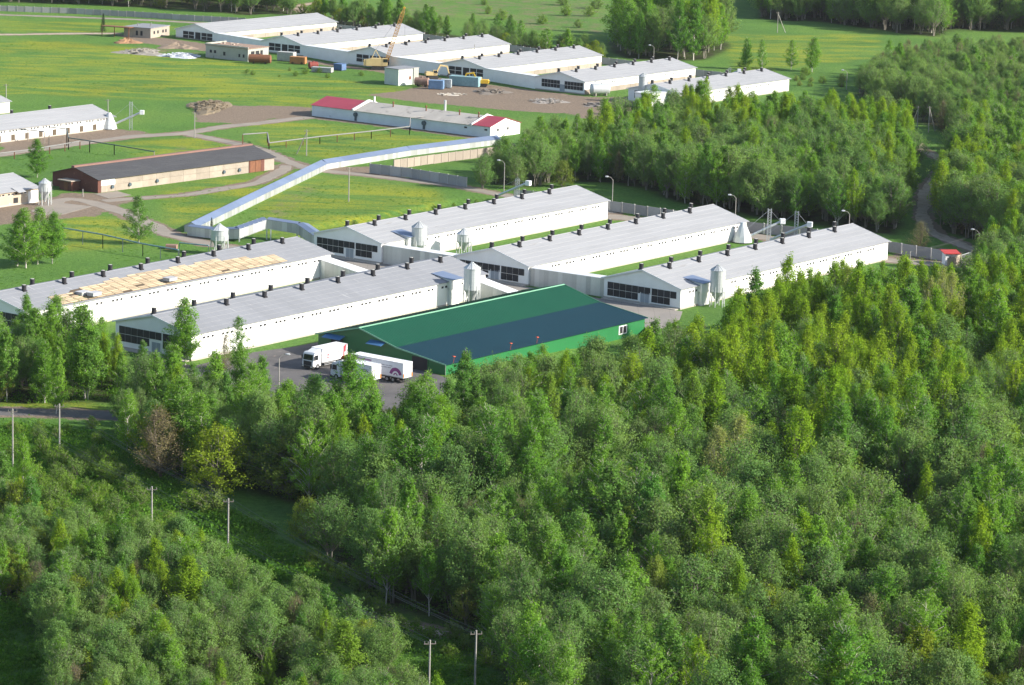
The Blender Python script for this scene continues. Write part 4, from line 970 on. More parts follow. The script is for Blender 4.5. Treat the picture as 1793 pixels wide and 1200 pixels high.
def drum(u, v, Ld, r, label, mt, rz, name='storage_drum', cat='tank'):
    p = G(u, v); t = thing(name, label, cat, (p.x, p.y, 0), rz)
    obj('barrel', MB().lathe([(0, -.15), (r * .8, -.1), (r, .05), (r, Ld * .33), (r * 1.03, Ld * .33), (r * 1.03, Ld * .35), (r, Ld * .35), (r, Ld - .05), (r * .8, Ld + .1), (0, Ld + .15)], 16, (0, 0, r + .25), axis='x'), t, mat=mt)
    for x in (Ld * .2, Ld * .75): obj('cradle', MB().box(x, x + .25, -r * .8, r * .8, -.1, r * .6), t, mat=M_chas)
    obj('manhole', MB().tube((Ld * .5, 0, 2 * r + .15), (Ld * .5, 0, 2 * r + .5), .3, n=10), t, mat=mt)
M_rust2 = S('brown_tank_paint', (.22, .13, .10), .85, (.30, .20, .15), .8)
drum(727, 151, 4.2, 1.25, 'rusty pink-brown tank lying beside the pale site store', M_rust2, R(-15))
drum(436, 111, 7.0, 1.35, 'long dark rusty tank lying beside the roofless concrete building', M_rust, R(-6))
drum(541, 121, 2.8, 1.0, 'short red drum lying left of the low grey bin', S('red_drum', (.22, .05, .04), .8), R(25))

# tracked machines
M_yel = S('machine_yellow', (.62, .38, .03), .6, (.50, .30, .03), 1.0); M_yel2 = S('faded_cream_yellow', (.55, .42, .20), .7, (.45, .34, .16), 1.0)
def tracked(t, Lt, Wt, mt=M_chas):
    for y in (-Wt / 2, Wt / 2 - .55):
        obj('track', MB().prism([(-Lt / 2, .45), (-Lt / 2 + .35, .05), (Lt / 2 - .35, .05), (Lt / 2, .45), (Lt / 2 - .3, .95), (-Lt / 2 + .3, .95)], 1, y, y + .55), t, mat=mt)
def lattice(mb, a, b, w0, w1, n=14, r=.11):
    a = Vector(a); b = Vector(b); d = (b - a).normalized(); s = Vector((0, 1, 0)); q = d.cross(s).normalized()
    def ring(f):
        w_ = w0 + (w1 - w0) * f
        if f < .12: w_ *= .35 + f / .12 * .65
        if f > .9: w_ *= max(.3, (1 - f) / .1)
        c = a + (b - a) * f; return [c + s * w_ * i + q * w_ * j for i, j in ((1, 1), (-1, 1), (-1, -1), (1, -1))]
    prev = ring(0)
    for i in range(n):
        cur = ring((i + 1) / n)
        for k in range(4):
            mb.tube(prev[k], cur[k], r, n=4); mb.tube(prev[k], cur[(k + 1) % 4], r * .6, n=4); mb.tube(cur[k], cur[(k + 1) % 4], r * .6, n=4)
        prev = cur
pc = G(664, 122); t = thing('crawler_crane', 'cream yellow crawler crane with tall lattice boom before the far sheds', 'crane', (pc.x, pc.y, 0), 0)
tracked(t, 5.0, 3.8)
obj('turntable', MB().lathe([(1.2, .95), (1.2, 1.25), (0, 1.25)], 16), t, mat=M_chas)
hs_ = obj('house', MB().prism([(-4.2, 1.25), (1.6, 1.25), (1.6, 2.6), (.6, 3.6), (-2.2, 3.6), (-4.2, 3.1)], 1, -1.6, 1.3), t, mat=M_yel2)
obj('cab', MB().box(1.0, 2.6, -1.65, -.3, 1.3, 3.7), hs_, mat=M_yel2); obj('cab_window', MB().box(1.3, 2.64, -1.68, -.5, 2.5, 3.5), hs_, mat=M_glass)
obj('counterweight', MB().box(-4.9, -4.2, -1.5, 1.2, 1.3, 3.0), hs_, mat=M_yel2)
ptop = G(710.5, 9, 0)
# boom tip: same depth as the machine
tipz = hgt(pc, 0, 9); tipx = (710.5 - 664 + 12) / FPX * (pc.y / _cp) 
m = MB(); lattice(m, (1.9, 0, 1.6), (tipx - 3.2, 0, tipz - .8), .52, .52, 20); obj('boom', m, t, mat=S('boom_orange', (.50, .27, .08), .7))
tip = Vector((tipx - 3.2, 0, tipz - .8))
objs('gantry', MB().tube((-2.5, -.8, 3.4), (-1.2, -.3, 6.2), .1, n=5).tube((-2.5, .8, 3.4), (-1.2, .3, 6.2), .1, n=5).tube((.4, -.8, 3.4), (-1.2, -.3, 6.2), .08, n=5).tube((.4, .8, 3.4), (-1.2, .3, 6.2), .08, n=5), t, mat=M_yel2)
objs('pendant_rope', MB().tube((-1.2, -.3, 6.2), tip + Vector((0, -.3, 0)), .03, n=4).tube((-1.2, .3, 6.2), tip + Vector((0, .3, 0)), .03, n=4), t, mat=M_wire)
objs('hoist_rope', MB().tube(tip + Vector((.3, -.1, 0)), (tip.x + .3, -.1, tipz * .45), .03, n=4).tube(tip + Vector((.3, .1, 0)), (tip.x + .3, .1, tipz * .45), .03, n=4), t, mat=M_wire)
obj('hook_block', MB().box(tip.x + .05, tip.x + .55, -.25, .25, tipz * .45 - .9, tipz * .45), t, mat=M_chas)
obj('sheave', MB().lathe([(0, -.15), (.4, -.15), (.4, .15), (0, .15)], 12, (tip.x, 0, tip.z + .1), axis='y'), t, mat=M_yel)
def excavator(u, v, rz, label, mt, flip=1):
    p = G(u, v); t = thing('excavator', label, 'excavator', (p.x, p.y, 0), rz, 'yellow diggers on the building site'); tracked(t, 3.6, 2.6)
    obj('turntable', MB().lathe([(.8, .9), (.8, 1.1), (0, 1.1)], 12), t, mat=M_chas)
    h = obj('house', MB().prism([(-2.2, 1.1), (1.1, 1.1), (1.1, 1.9), (-.2, 2.2), (-2.0, 2.2), (-2.3, 1.9)], 1, -1.2, 1.2), t, mat=mt)
    c = obj('cab', MB().prism([(0, 1.15), (1.35, 1.15), (1.35, 2.0), (1.05, 2.75), (0, 2.75)], 1, -1.2, -.25), h, mat=mt)
    obj('cab_window', MB().prism([(.15, 1.9), (1.38, 1.9), (1.09, 2.65), (.15, 2.65)], 1, -1.23, -.22), h, mat=M_glass)
    obj('boom', MB().prism([(.8, 1.3), (1.2, 1.3), (2.6, 3.9), (4.6, 3.6), (4.6, 4.0), (2.4, 4.4)], 1, .0, .38), t, mat=mt)
    obj('arm', MB().prism([(4.4, 3.9), (4.8, 4.1), (5.5, 1.6), (5.2, 1.5)], 1, .04, .34), t, mat=mt)
    obj('bucket', MB().prism([(5.2, 1.6), (5.6, 1.6), (5.9, .9), (5.3, .2), (4.7, .5), (4.9, 1.1)], 1, -.35, .7), t, mat=M_chas)
    objs('hydraulic_ram', MB().tube((1.6, .19, 1.6), (2.9, .19, 3.7), .09, n=6).tube((3.0, .19, 4.2), (4.5, .19, 4.2), .08, n=6), t, mat=M_rim)
excavator(843, 152, R(176), 'bright yellow excavator parked with its arm folded left before a far gable', M_yel)
excavator(757, 138, R(15), 'faded cream excavator behind the turquoise container', M_yel2)

# ------------------------------------------------------------------ fences
def fence(P, h, label, step=3.0, mt=None, postm=None, name='concrete_fence', wz=None, cat='fence', ribs_=True):
    W = [G(*p) for p in P]; t = thing(name, label, cat, (W[0].x, W[0].y, 0)); mt = mt or M_concp
    pme = MB().box(.06, .94, -.05, .05, .0, 1)
    if ribs_:
        for k in (.25, .5, .75): pme.box(.07, .93, -.07, .07, k - .02, k + .02)
    pme = pme.mesh('panel', mt); post = MB().box(-.13, .13, -.13, .13, -.3, h + .12).mesh('post', postm or mt)
    for a, b in zip(W[:-1], W[1:]):
        d = b - a; l = math.hypot(d.x, d.y); n = max(1, round(l / step)); an = math.atan2(d.y, d.x)
        for i in range(n):
            q = a + d * (i / n) - W[0]; zo = random.uniform(-.05, .05)
            o = obj('panel', pme, t, (q.x, q.y, .02 + zo), an); o.scale = (l / n, 1, h)
            obj('post', post, t, (q.x, q.y, 0), an)
    q = W[-1] - W[0]; obj('post', post, t, (q.x, q.y, 0))
    return t
fence([(-30, 18.5), (120, 24), (250, 31), (340, 37), (430, 42)], 2.0, 'long grey concrete panel fence along the top left edge, in front of the woods', 3.05)
fence([(591, 54), (740, 71), (892, 90), (1052, 112)], 2.2, 'grey concrete fence running behind the far row of sheds', 3.2)
fence([(1052, 112), (1150, 124), (1217, 134), (1290, 142)], 2.2, 'grey concrete fence behind the right hand far sheds', 3.2)
fence([(648, 303.5), (720, 312), (817, 328)], 2.35, 'grey concrete fence in the grass below the bending gallery', 3.0, ribs_=False)
fence([(690, 296.5), (760, 287), (836, 277), (900, 268)], 2.3, 'pale concrete retaining wall of upright panels below the gallery', 2.6, M_conclt, M_conclt, 'retaining_wall', cat='wall', ribs_=False)
fence([(900, 350), (1000, 356), (1066, 369), (1178, 386), (1306, 406), (1430, 420), (1552, 441), (1655, 458)], 2.3, 'grey concrete fence behind the long sheds at the foot of the wood', 4.0, ribs_=False)
# site fence of stakes behind the first shed
pf = [(832, 331), (880, 337)]
# gate with booth
pg = G(1663, 463); t = thing('guard_booth', 'tiny white guard booth with red roof beside the gate at the right', 'booth', (pg.x, pg.y, 0), R(10))
obj('wall', MB().box(-1.4, 1.4, -1.2, 1.2, -.1, 2.4), t, mat=M_white); obj('roof', MB().slab((-1.8, -1.6, 2.55), (1.8, -1.6, 2.55), (1.8, 1.6, 2.9), (-1.8, 1.6, 2.9), .12), t, mat=M_redcab); obj('window', MB().box(-.6, .6, -1.25, -1.2, 1.0, 1.9), t, mat=M_dark)
M_cream = S('cream_gate', (.45, .38, .30), .8, (.38, .32, .25), .8, piece=.12)
o, a, l = frame((1659, 472), (1700, 458)); t = thing('entrance_gate', 'cream boarded gate and railings right of the guard booth', 'gate', (o.x, o.y, 0), a)
bd = MB().box(0, .48, -.04, .04, .1, 2.3).mesh('board', M_cream)
for i in range(int(l * .55 / .55)): obj('board', bd, t, (i * .55, 0, 0))
rl = MB().box(l * .56, l, -.03, .03, .2, .3).box(l * .56, l, -.03, .03, 2.0, 2.1)
x = l * .56
while x < l: rl.box(x, x + .05, -.02, .02, .2, 2.2); x += .35
objs('railing', rl, t, mat=M_lampgrey)
for x in (-.2, l * .55, l): obj('post', MB().box(x, x + .25, -.12, .13, -.1, 2.5), t, mat=M_cream)

# ------------------------------------------------------------------ poles, lamps, pipe racks, wires
M_arm = S('weathered_crossarm', (.17, .15, .13), .9)
M_ins = S('insulator', (.20, .19, .17), .4)
def upole(p, H, label, strut=None, name='utility_pole', group='utility poles', arms=1, rz=0.2, mt=None):
    t = thing(name, label, 'pole', (p.x, p.y, 0), rz, group)
    obj('shaft', MB().tube((0, 0, -.5), (0, 0, H), .14, .10, n=8), t, mat=mt or M_pole)
    for k in range(arms):
        c = obj('crossarm', MB().box(-.7, .7, -.05, .05, H - .5 - k * .6, H - .40 - k * .6), t, mat=M_arm)
        m = MB()
        for x in (-.62, -.22, .62): m.tube((x, 0, H - .38 - k * .6), (x, 0, H - .15 - k * .6), .05, n=5)
        objs('insulator', m, c, mat=M_ins)
    if strut is not None:
        q = strut - p; q = Matrix.Rotation(-rz, 3, 'Z') @ q
        obj('strut', MB().tube((q.x, q.y, -.4), (0, 0, H - .7), .14, .11, n=7), t, mat=mt or M_pole)
    return t
def topole(u, v, H): q = G(u, v, H); return Vector((q.x, q.y, 0))
fg = [(topole(22, 716, 9), 9, 'pale utility pole nearest the left edge, standing below the roadside'), (topole(104, 707, 9), 9, 'grey utility pole between the left edge pole and the birches, below the road'),
      (topole(266, 852, 8.5), 8.5, 'utility pole rising from the left thicket beside the clearing'), (topole(400, 873, 8.5), 8.5, 'utility pole in the shaded clearing, tallest one at lower left'),
      (topole(753, 1121, 8), 8, 'left one of the pair of utility poles at the bottom edge'), (topole(834, 1104, 8), 8, 'right one of the pair of utility poles at the bottom edge')]
for p, H, lb in fg: upole(p, H, lb)
upole(topole(611.5, 293, 8), 8, 'single utility pole alone in the dandelion meadow above the first shed')
upole(G(536.6, 273), hgt(G(536.6, 273), 0, 227), 'braced utility pole in the meadow left of the pipe line', strut=G(518, 270))
upole(G(340.6, 241.7), hgt(G(340.6, 241.7), 0, 197), 'utility pole at the fork of the tracks above the brick shed')
upole(G(189, 201), hgt(G(189, 201), 0, 174), 'utility pole behind the right end of the shuttered white shed')
upole(G(10.8, 174), hgt(G(10.8, 174), 0, 147), 'utility pole in the meadow by the left edge')
upole(G(1606, 223), hgt(G(1606, 223), 0, 186), 'left braced utility pole in the gap in the right hand wood', strut=G(1598, 212))
upole(G(1625.5, 232), hgt(G(1625.5, 232), 0, 186), 'A-shaped utility pole on the grass in the gap in the right hand wood', strut=G(1638, 230))
upole(G(1361, 57.5), hgt(G(1361, 57.5), 0, 21), 'A-shaped utility pole on the far meadow near the top right', strut=G(1376, 57.5))
upole(topole(1594, 440, 6.5), 6.5, 'short utility pole rising from the near trees left of the guard booth', arms=0)
upole(G(830, 116), 7, 'far utility pole behind the fourth far shed', arms=0)
upole(G(145, 345), 1.8, 'short stump post on the gravel before the brick gable', arms=0, name='marker_post')
def lamp(p, H, label, rz=PI, group='street lamps'):
    t = thing('street_lamp', label, 'street lamp', (p.x, p.y, 0), rz, group)
    obj('shaft', MB().tube((0, 0, -.4), (0, 0, H - .5), .11, .07, n=8), t, mat=M_pole)
    obj('bracket', MB().tube((0, 0, H - .6), (.5, 0, H), .05, n=6).tube((.5, 0, H), (1.1, 0, H + .15), .045, n=6), t, mat=M_pole)
    h = obj('lamp_head', MB().lathe([(0, 1.0), (.13, 1.05), (.2, 1.35), (.17, 1.75), (0, 1.85)], 8, (0, 0, H + .17), axis='x'), t, mat=M_lampgrey); return t
lamp(G(882.2, 338), 7.6, 'street lamp beside the round willow, left end of the fence')
lamp(topole(1073.5, 311, 7.8), 7.8, 'street lamp behind the far end of the first long shed')
lamp(topole(1289, 343, 7.8), 7.8, 'street lamp before the wood behind the middle shed')
lamp(topole(1488, 371, 7.6), 7.6, 'street lamp just above the far ridge end of the right hand shed')
lamp(topole(1715, 404, 8), 8, 'large street lamp beside the bright trees at the right edge', rz=PI * .95)
lamp(G(1144, 118), 7, 'far street lamp above the fifth far shed')
lamp(G(1482, 158), 6, 'far street lamp standing before the grey alders')
lamp(topole(489, 622, 6), 6, 'short street lamp in the trees at the edge of the truck yard', rz=0)
def wires(a, b, ha, hb, label, sag=.8, offs=(-.62, -.22, .62), r=.02):
    m = MB(); d = (b - a).normalized(); n = Vector((-d.y, d.x, 0))
    for o_ in offs:
        prev = None
        for i in range(13):
            f = i / 12; p = a + (b - a) * f + n * o_; z = ha + (hb - ha) * f - sag * 4 * f * (1 - f)
            q = Vector((p.x, p.y, z))
            if prev: m.tube(prev, q, r, n=3, cap=False)
            prev = q
    return tag(obj('power_line', m, mat=M_wire), label, 'power line', 'overhead wires')
wires(fg[0][0], fg[2][0], 8.8, 8.3, 'overhead wires from the left edge pole to the pole over the left thicket')
wires(fg[1][0], fg[3][0], 8.8, 8.3, 'overhead wires from the roadside pole to the shaded clearing pole')
wires(fg[2][0], fg[4][0], 8.3, 7.8, 'overhead wires over the left thicket down to the bottom pair of poles')
wires(fg[3][0], fg[5][0], 8.3, 7.8, 'overhead wires over the dark clearing to the right bottom pole')
wires(topole(1594, 440, 6.5), topole(1715, 404, 8), 6.3, 7.4, 'bundle of wires slanting up to the large street lamp at the right', .3, (-.4, 0, .4))
def piperack(P, heights, label, mt, postm, r=.16, step=6.0, name='pipe_line', postw=.11, riser=()):
    """P pixel points of the ground under the pipe"""
    W = [G(*p) for p in P]; t = thing(name, label, 'pipe line', (W[0].x, W[0].y, 0), 0, 'raised pipe lines'); o = W[0]; m = MB()
    pts = [(w - o) + Vector((0, 0, h)) for w, h in zip(W, heights)]
    for a, b in zip(pts[:-1], pts[1:]): m.tube(a, b, r, n=7)
    obj('pipe', m, t, mat=mt)
    for a, b in zip(pts[:-1], pts[1:]):
        l = math.hypot((b - a).x, (b - a).y)
        if l < 1.5: continue
        n = max(1, round(l / step))
        for i in range(n + 1):
            q = a + (b - a) * (i / n); obj('post', MB().box(q.x - postw, q.x + postw, q.y - postw, q.y + postw, -.3, q.z - r), t, mat=postm)
    return t
piperack([(425, 253), (468, 250), (471, 262), (560, 252), (650, 243), (717, 236), (718, 229), (742, 226)], [2.6, 2.6, 1.7, 1.9, 2.0, 2.2, 3.6, 3.4], 'pale pipe on rusty posts crossing the meadow toward the red roofed building', M_pipe, M_rust)
piperack([(20, 245), (78, 251)], [3.0, 3.0], 'short dark pipe rack over the yard of the shuttered shed', M_darkpipe, M_conclt, .13)
piperack([(86, 254), (117, 256), (120, 262), (157, 267), (200, 272), (270, 281)], [4.6, 4.4, 3.0, 2.9, 2.6, 2.2], 'dark pipe on pale posts leading from the left yard toward the brick shed', M_darkpipe, M_conclt, .13, 9)
piperack([(-10, 283), (60, 274), (140, 261)], [1.9, 1.8, 2.0], 'low pale pipe on rusty posts along the left track', M_pipe, M_rust, .14)
piperack([(110, 423), (180, 435), (250, 449), (312, 458)], [2.9, 2.9, 2.6, 2.4], 'teal pipe line on thin dark posts above the timber roofed shed', S('teal_pipe', (.16, .28, .30), .5), M_darkpipe, .15, 5.2, postw=.07)
piperack([(314, 447), (365, 452)], [2.6, 2.6], 'short teal pipe section between the lane and the squat silo', S('teal_pipe', (.16, .28, .30), .5), M_darkpipe, .13, 5.2, postw=.07)
# manhole box near the teal pipe, small spoil heaps
p = G(300, 436); tag(obj('concrete_pit', MB().prism([(-1.1, -.9), (1.1, -.9), (1.3, .8), (-1.2, .9)], 2, -.1, .9), loc=(p.x, p.y, 0), mat=M_rust2), 'small brown concrete pit beside the teal pipe and the lane', 'pit')
def heap(u, v, w_, d_, h, label, c, c2, name='earth_heap', cat='earth heap', seed=1, chunks=0):
    p = G(u, v); rr = random.Random(seed); m = MB(); n, k = 22, 6; vs = []
    for j in range(k + 1):
        f = j / k
        for i in range(n):
            a = 2 * PI * i / n; q = (1 - f) * (1 + .25 * math.sin(3 * a + seed) + rr.uniform(-.12, .12)); vs.append((math.cos(a) * w_ * q, math.sin(a) * d_ * q, -.1 + h * (f ** .8) * (1 + rr.uniform(-.18, .18) * (f > 0))))
    fs = [(j * n + i, j * n + (i + 1) % n, (j + 1) * n + (i + 1) % n, (j + 1) * n + i) for j in range(k) for i in range(n)]
    m.add(vs, fs)
    for q in range(chunks):
        a, f = rr.uniform(0, 6.28), rr.uniform(.1, .9); x, y = math.cos(a) * w_ * f, math.sin(a) * d_ * f; s = rr.uniform(.15, .5); z = h * (1 - f) ** .8
        m.hexa([(x + i * s * rr.uniform(.6, 1.2), y + j * s * rr.uniform(.6, 1.2), z + kk * s * rr.uniform(.3, .8)) for kk in (0, 1) for i, j in ((-1, -1), (1, -1), (1, 1), (-1, 1))], 0)
    return tag(obj(name, m, loc=(p.x, p.y, 0), mat=S('heap_%s_%d' % (name, u), c, .95, c2, .9, bump=.6)), label, cat, 'heaps on the site')
heap(222, 75, 4.5, 4, 1.8, 'reddish earth heap before the canopy of the pale building', (.30, .17, .09), (.22, .13, .08), seed=2)
heap(311, 84, 6.5, 5, 2.0, 'brown earth heap before the first far shed', (.25, .19, .14), (.18, .14, .10), seed=3)
heap(247, 92, 8, 9, 1.2, 'grey-brown rubble heap in the meadow below the pale building', (.30, .27, .23), (.20, .18, .14), seed=4, chunks=50, name='rubble_heap', cat='rubble')
heap(317, 99, 7, 6, 1.2, 'white and blue-grey rubbish heap left of the concrete shell', (.60, .62, .66), (.30, .32, .34), seed=5, chunks=70, name='rubbish_heap', cat='rubbish')
heap(366, 188, 6, 15, 1.5, 'big brown brushwood and earth heap at the head of the dirt strip', (.20, .155, .10), (.12, .10, .065), seed=6, chunks=140)
heap(860, 162, 6, 6, .8, 'dark rubble strip below the yellow excavator', (.20, .17, .14), (.14, .12, .10), seed=7, chunks=60, name='rubble_heap', cat='rubble')
heap(960, 178, 6, 6, .6, 'scattered concrete rubble in the mud before the fifth far shed', (.30, .27, .24), (.2, .18, .16), seed=8, chunks=70, name='rubble_heap', cat='rubble')
heap(1055, 185, 6, 5, .7, 'dark rubble left of the small annex', (.2, .18, .16), (.15, .13, .12), seed=9, chunks=60, name='rubble_heap', cat='rubble')
heap(564, 697, 2.6, 3.6, 1.0, 'pale gravel heap in a gap in the trees at the yard edge', (.50, .44, .38), (.4, .35, .3), seed=10, chunks=20, name='gravel_heap', cat='gravel heap')
heap(790, 166, 5, 3, .3, 'flat pile of pale boards below the turquoise container', (.55, .50, .42), (.4, .35, .3), seed=12, chunks=30, name='board_pile', cat='board pile')
# ------------------------------------------------------------------ TREES
def tubes_np(segs, n=3):
    """segs: list of (p0,p1,r0,r1) -> verts, quads"""
    V = []; F = []
    for p0, p1, r0, r1 in segs:
        d = p1 - p0; l = np.linalg.norm(d)
        if l < 1e-5: continue
        d = d / l; a = np.cross(d, (0.31, 0.95, 0.05)); a /= np.linalg.norm(a); b = np.cross(d, a); o = len(V)
        for p, r in ((p0, r0), (p1, r1)):
            for i in range(n): V.append(p + (a * math.cos(2 * PI * i / n) + b * math.sin(2 * PI * i / n)) * r)
        for i in range(n): F.append((o + i, o + (i + 1) % n, o + n + (i + 1) % n, o + n + i))
    return np.array(V).reshape(-1, 3), F
def leaves_np(P, size, g, up=.5, out=1.1):
    n = len(P); nr = g.normal(size=(n, 3)) * .8; c = P.copy(); c[:, 2] = (P[:, 2] - P[:, 2].mean()) * .45; c /= np.linalg.norm(c, axis=1)[:, None] + .05; nr += c * out; nr[:, 2] += up; nr /= np.linalg.norm(nr, axis=1)[:, None]
    a = np.cross(nr, g.normal(size=(n, 3))); a /= np.linalg.norm(a, axis=1)[:, None]; b = np.cross(nr, a)
    s = (size * g.uniform(.65, 1.35, n))[:, None]
    V = np.stack([P + a * s * .62, P + b * s * .40 + nr * s * .1, P - a * s * .62, P - b * s * .40 + nr * s * .1], 1).reshape(-1, 3)
    F = np.arange(4 * n).reshape(-1, 4); return V, F
KP = dict(
 birch=dict(H=12.0, base=.16, R=2.3, limbs=84, elev=(30, 62), droop=.5, n=6600, size=.20, stems=1, sig=.27, pw=.74, pk=.62, inner=.25, r0=.13),
 aspen=dict(H=12.0, base=.14, R=1.95, limbs=84, elev=(52, 75), droop=-.2, n=6600, size=.21, stems=1, sig=.22, pw=.70, pk=.60, inner=.35, r0=.12),
 alder=dict(H=9.0, base=.20, R=2.7, limbs=90, elev=(35, 72), droop=.1, n=6800, size=.165, stems=4, sig=.30, pw=.80, pk=.52, inner=.3, r0=.09),
 willow=dict(H=6.8, base=.10, R=2.7, limbs=70, elev=(30, 70), droop=.05, n=4600, size=.175, stems=5, sig=.26, pw=.75, pk=.55, inner=.62, r0=.08),
 bare=dict(H=9.5, base=.15, R=2.3, limbs=110, elev=(45, 72), droop=.0, n=2200, size=.13, stems=3, sig=.30, pw=.6, pk=.7, inner=.3, r0=.09),
 poplar=dict(H=14.0, base=.22, R=2.2, limbs=120, elev=(58, 76), droop=-.1, n=7000, size=.15, stems=1, sig=.22, pw=.6, pk=.7, inner=.3, r0=.15),
 shrub=dict(H=2.6, base=.05, R=1.5, limbs=34, elev=(25, 70), droop=.1, n=1300, size=.15, stems=4, sig=.22, pw=.8, pk=.5, inner=.3, r0=.035),
)
def make_tree(kind, seed):
    g = np.random.default_rng(seed * 131 + 7)
    if kind == 'spruce':
        H = 11.0; segs = [(np.array((0, 0, -.5)), np.array((0, 0, H)), .15, .02)]; P = []
        for k in range(30):
            z = .8 + (H - 1.0) * (k / 30) ** .95; r = 1.9 * (1 - z / H) ** .85 + .12
            for j in range(9):
                a = 2 * PI * (j / 9) + k * .7 + g.uniform(-.2, .2); rr = r * g.uniform(.75, 1.1); tip = np.array((rr * math.cos(a), rr * math.sin(a), z - rr * .28))
                b = np.array((0, 0, z)); segs.append((b, tip, .03, .01)); m = 14
                f = g.uniform(.2, 1, (m, 1)); P.append(b + (tip - b) * f + g.normal(size=(m, 3)) * np.array((.09, .09, .05)))
        tv, tf = tubes_np(segs); lv, lf = leaves_np(np.concatenate(P), .17, g, .2); return H, tv, tf, lv, lf
    k = dict(KP[kind]); H = k['H']
    if kind not in ('shrub', 'poplar'):        # every specimen has a habit of its own
        k['pw'] *= g.uniform(.72, 1.12); k['pk'] *= g.uniform(.85, 1.3); k['R'] *= g.uniform(.82, 1.12); k['n'] = int(k['n'] * g.uniform(.7, 1.05)); k['base'] = k['base'] + (0 if seed % 10 in (1, 2, 3) else g.uniform(0, .2))
        k['sig'] *= g.uniform(.8, 1.3); k['size'] *= g.uniform(.76, .95); k['n'] = int(k['n'] * 1.3)
    zb = k['base'] * H; segs = []; stems = []
    for s in range(k['stems']):
        a = g.uniform(0, 6.28); sp = 0 if k['stems'] == 1 else k['R'] * .55 * g.uniform(.4, 1)
        top = np.array((math.cos(a) * sp, math.sin(a) * sp, H * (.95 if k['stems'] == 1 else g.uniform(.72, .92))))
        root = np.array((math.cos(a) * sp * .12, math.sin(a) * sp * .12, -.6)); m = 7; pts = []
        wob = g.normal(size=(m + 1, 2)) * .07
        for i in range(m + 1):
            f = i / m; p = root + (top - root) * f; p[:2] = root[:2] + (top[:2] - root[:2]) * f ** 1.25 + wob[i] * (0 < i); pts.append(p)
        stems.append(pts)
        for i in range(m): segs.append((pts[i], pts[i + 1], k['r0'] * (1 - i / m) + .012, k['r0'] * (1 - (i + 1) / m) + .012))
    P = []; nl = k['limbs']; per = int(k['n'] / nl); ecc = g.uniform(.85, 1.15, 8); ph0 = g.uniform(0, 6.28)
    for i in range(nl):
        t = ((i + .5) / nl) ** .85; az = i * 2.39996 + g.uniform(-.4, .4)
        prof = math.sin(PI * min(.995, t ** k['pw'] * .97 + .03)) ** k['pk']
        lump = 1 + .26 * math.sin(2 * az + ph0 + 4 * t) + .22 * math.sin(3 * az - ph0 * 2 + 9 * t)
        R_ = k['R'] * prof * lump * g.uniform(.5, 1.18) + .12
        tip = np.array((R_ * math.cos(az), R_ * math.sin(az), zb + (H - zb) * t * g.uniform(.97, 1.03) + .1))
        st = stems[g.integers(len(stems))] if len(stems) > 1 else stems[0]
        if len(stems) > 1: st = min(stems, key=lambda q: np.hypot(*(q[-1][:2] - tip[:2])) + g.uniform(0, .8))
        el = math.tan(R(g.uniform(*k['elev']))); za = max(zb * .5, min(tip[2] - R_ * el, H * .9)); f = (za + .6) / (st[-1][2] + .6); f = min(f, .97) * 7; j = int(f); base = st[j] + (st[j + 1] - st[j]) * (f - j)
        mid = (base + tip) / 2 + np.array((0, 0, .18 * R_ * (1 if k['droop'] > 0 else -.6))) + g.normal(size=3) * .08
        tp = tip.copy(); tp[2] -= k['droop'] * R_ * .35
        q = lambda s: ((1 - s) ** 2)[:, None] * base + (2 * s * (1 - s))[:, None] * mid + (s ** 2)[:, None] * tp
        c = q(np.array([0, .35, .7, 1.0])); r = .018 + .012 * R_
        for a_ in range(3): segs.append((c[a_], c[a_ + 1], r * (1 - a_ / 3.4), r * (1 - (a_ + 1) / 3.4)))
        m = max(3, int(per * (.55 + .9 * prof) * g.uniform(.6, 1.4))); s = k['inner'] + (1 - k['inner']) * g.uniform(0, 1, m) ** .75
        nc = 5; cc = q(k['inner'] + (1 - k['inner']) * g.uniform(0, 1, nc) ** .7) + g.normal(size=(nc, 3)) * k['sig'] * .9
        pick = g.integers(0, nc, m); on = g.uniform(size=m) < .35
        pts = np.where(on[:, None], q(s) + g.normal(size=(m, 3)) * k['sig'] * .6, cc[pick] + g.normal(size=(m, 3)) * k['sig'] * .62)
        if kind == 'birch': pts[:, 2] -= np.abs(g.normal(size=m)) * .22
        if kind in ('aspen', 'poplar'): pts[:, 2] += np.abs(g.normal(size=m)) * .35
        P.append(pts)
        for a_ in range(3 if kind not in ('bare', 'poplar') else 6):
            b0 = q(np.array([g.uniform(.3, .9)]))[0]; segs.append((b0, (cc[g.integers(nc)] + np.array((0, 0, .15)) if a_ < 3 else b0 + g.normal(size=3) * .28 + np.array((0, 0, .4))), .012, .006))
    tv, tf = tubes_np(segs); lv, lf = leaves_np(np.concatenate(P), k['size'], g); return H, tv, tf, lv, lf
G1 = (.060, .130, .018)
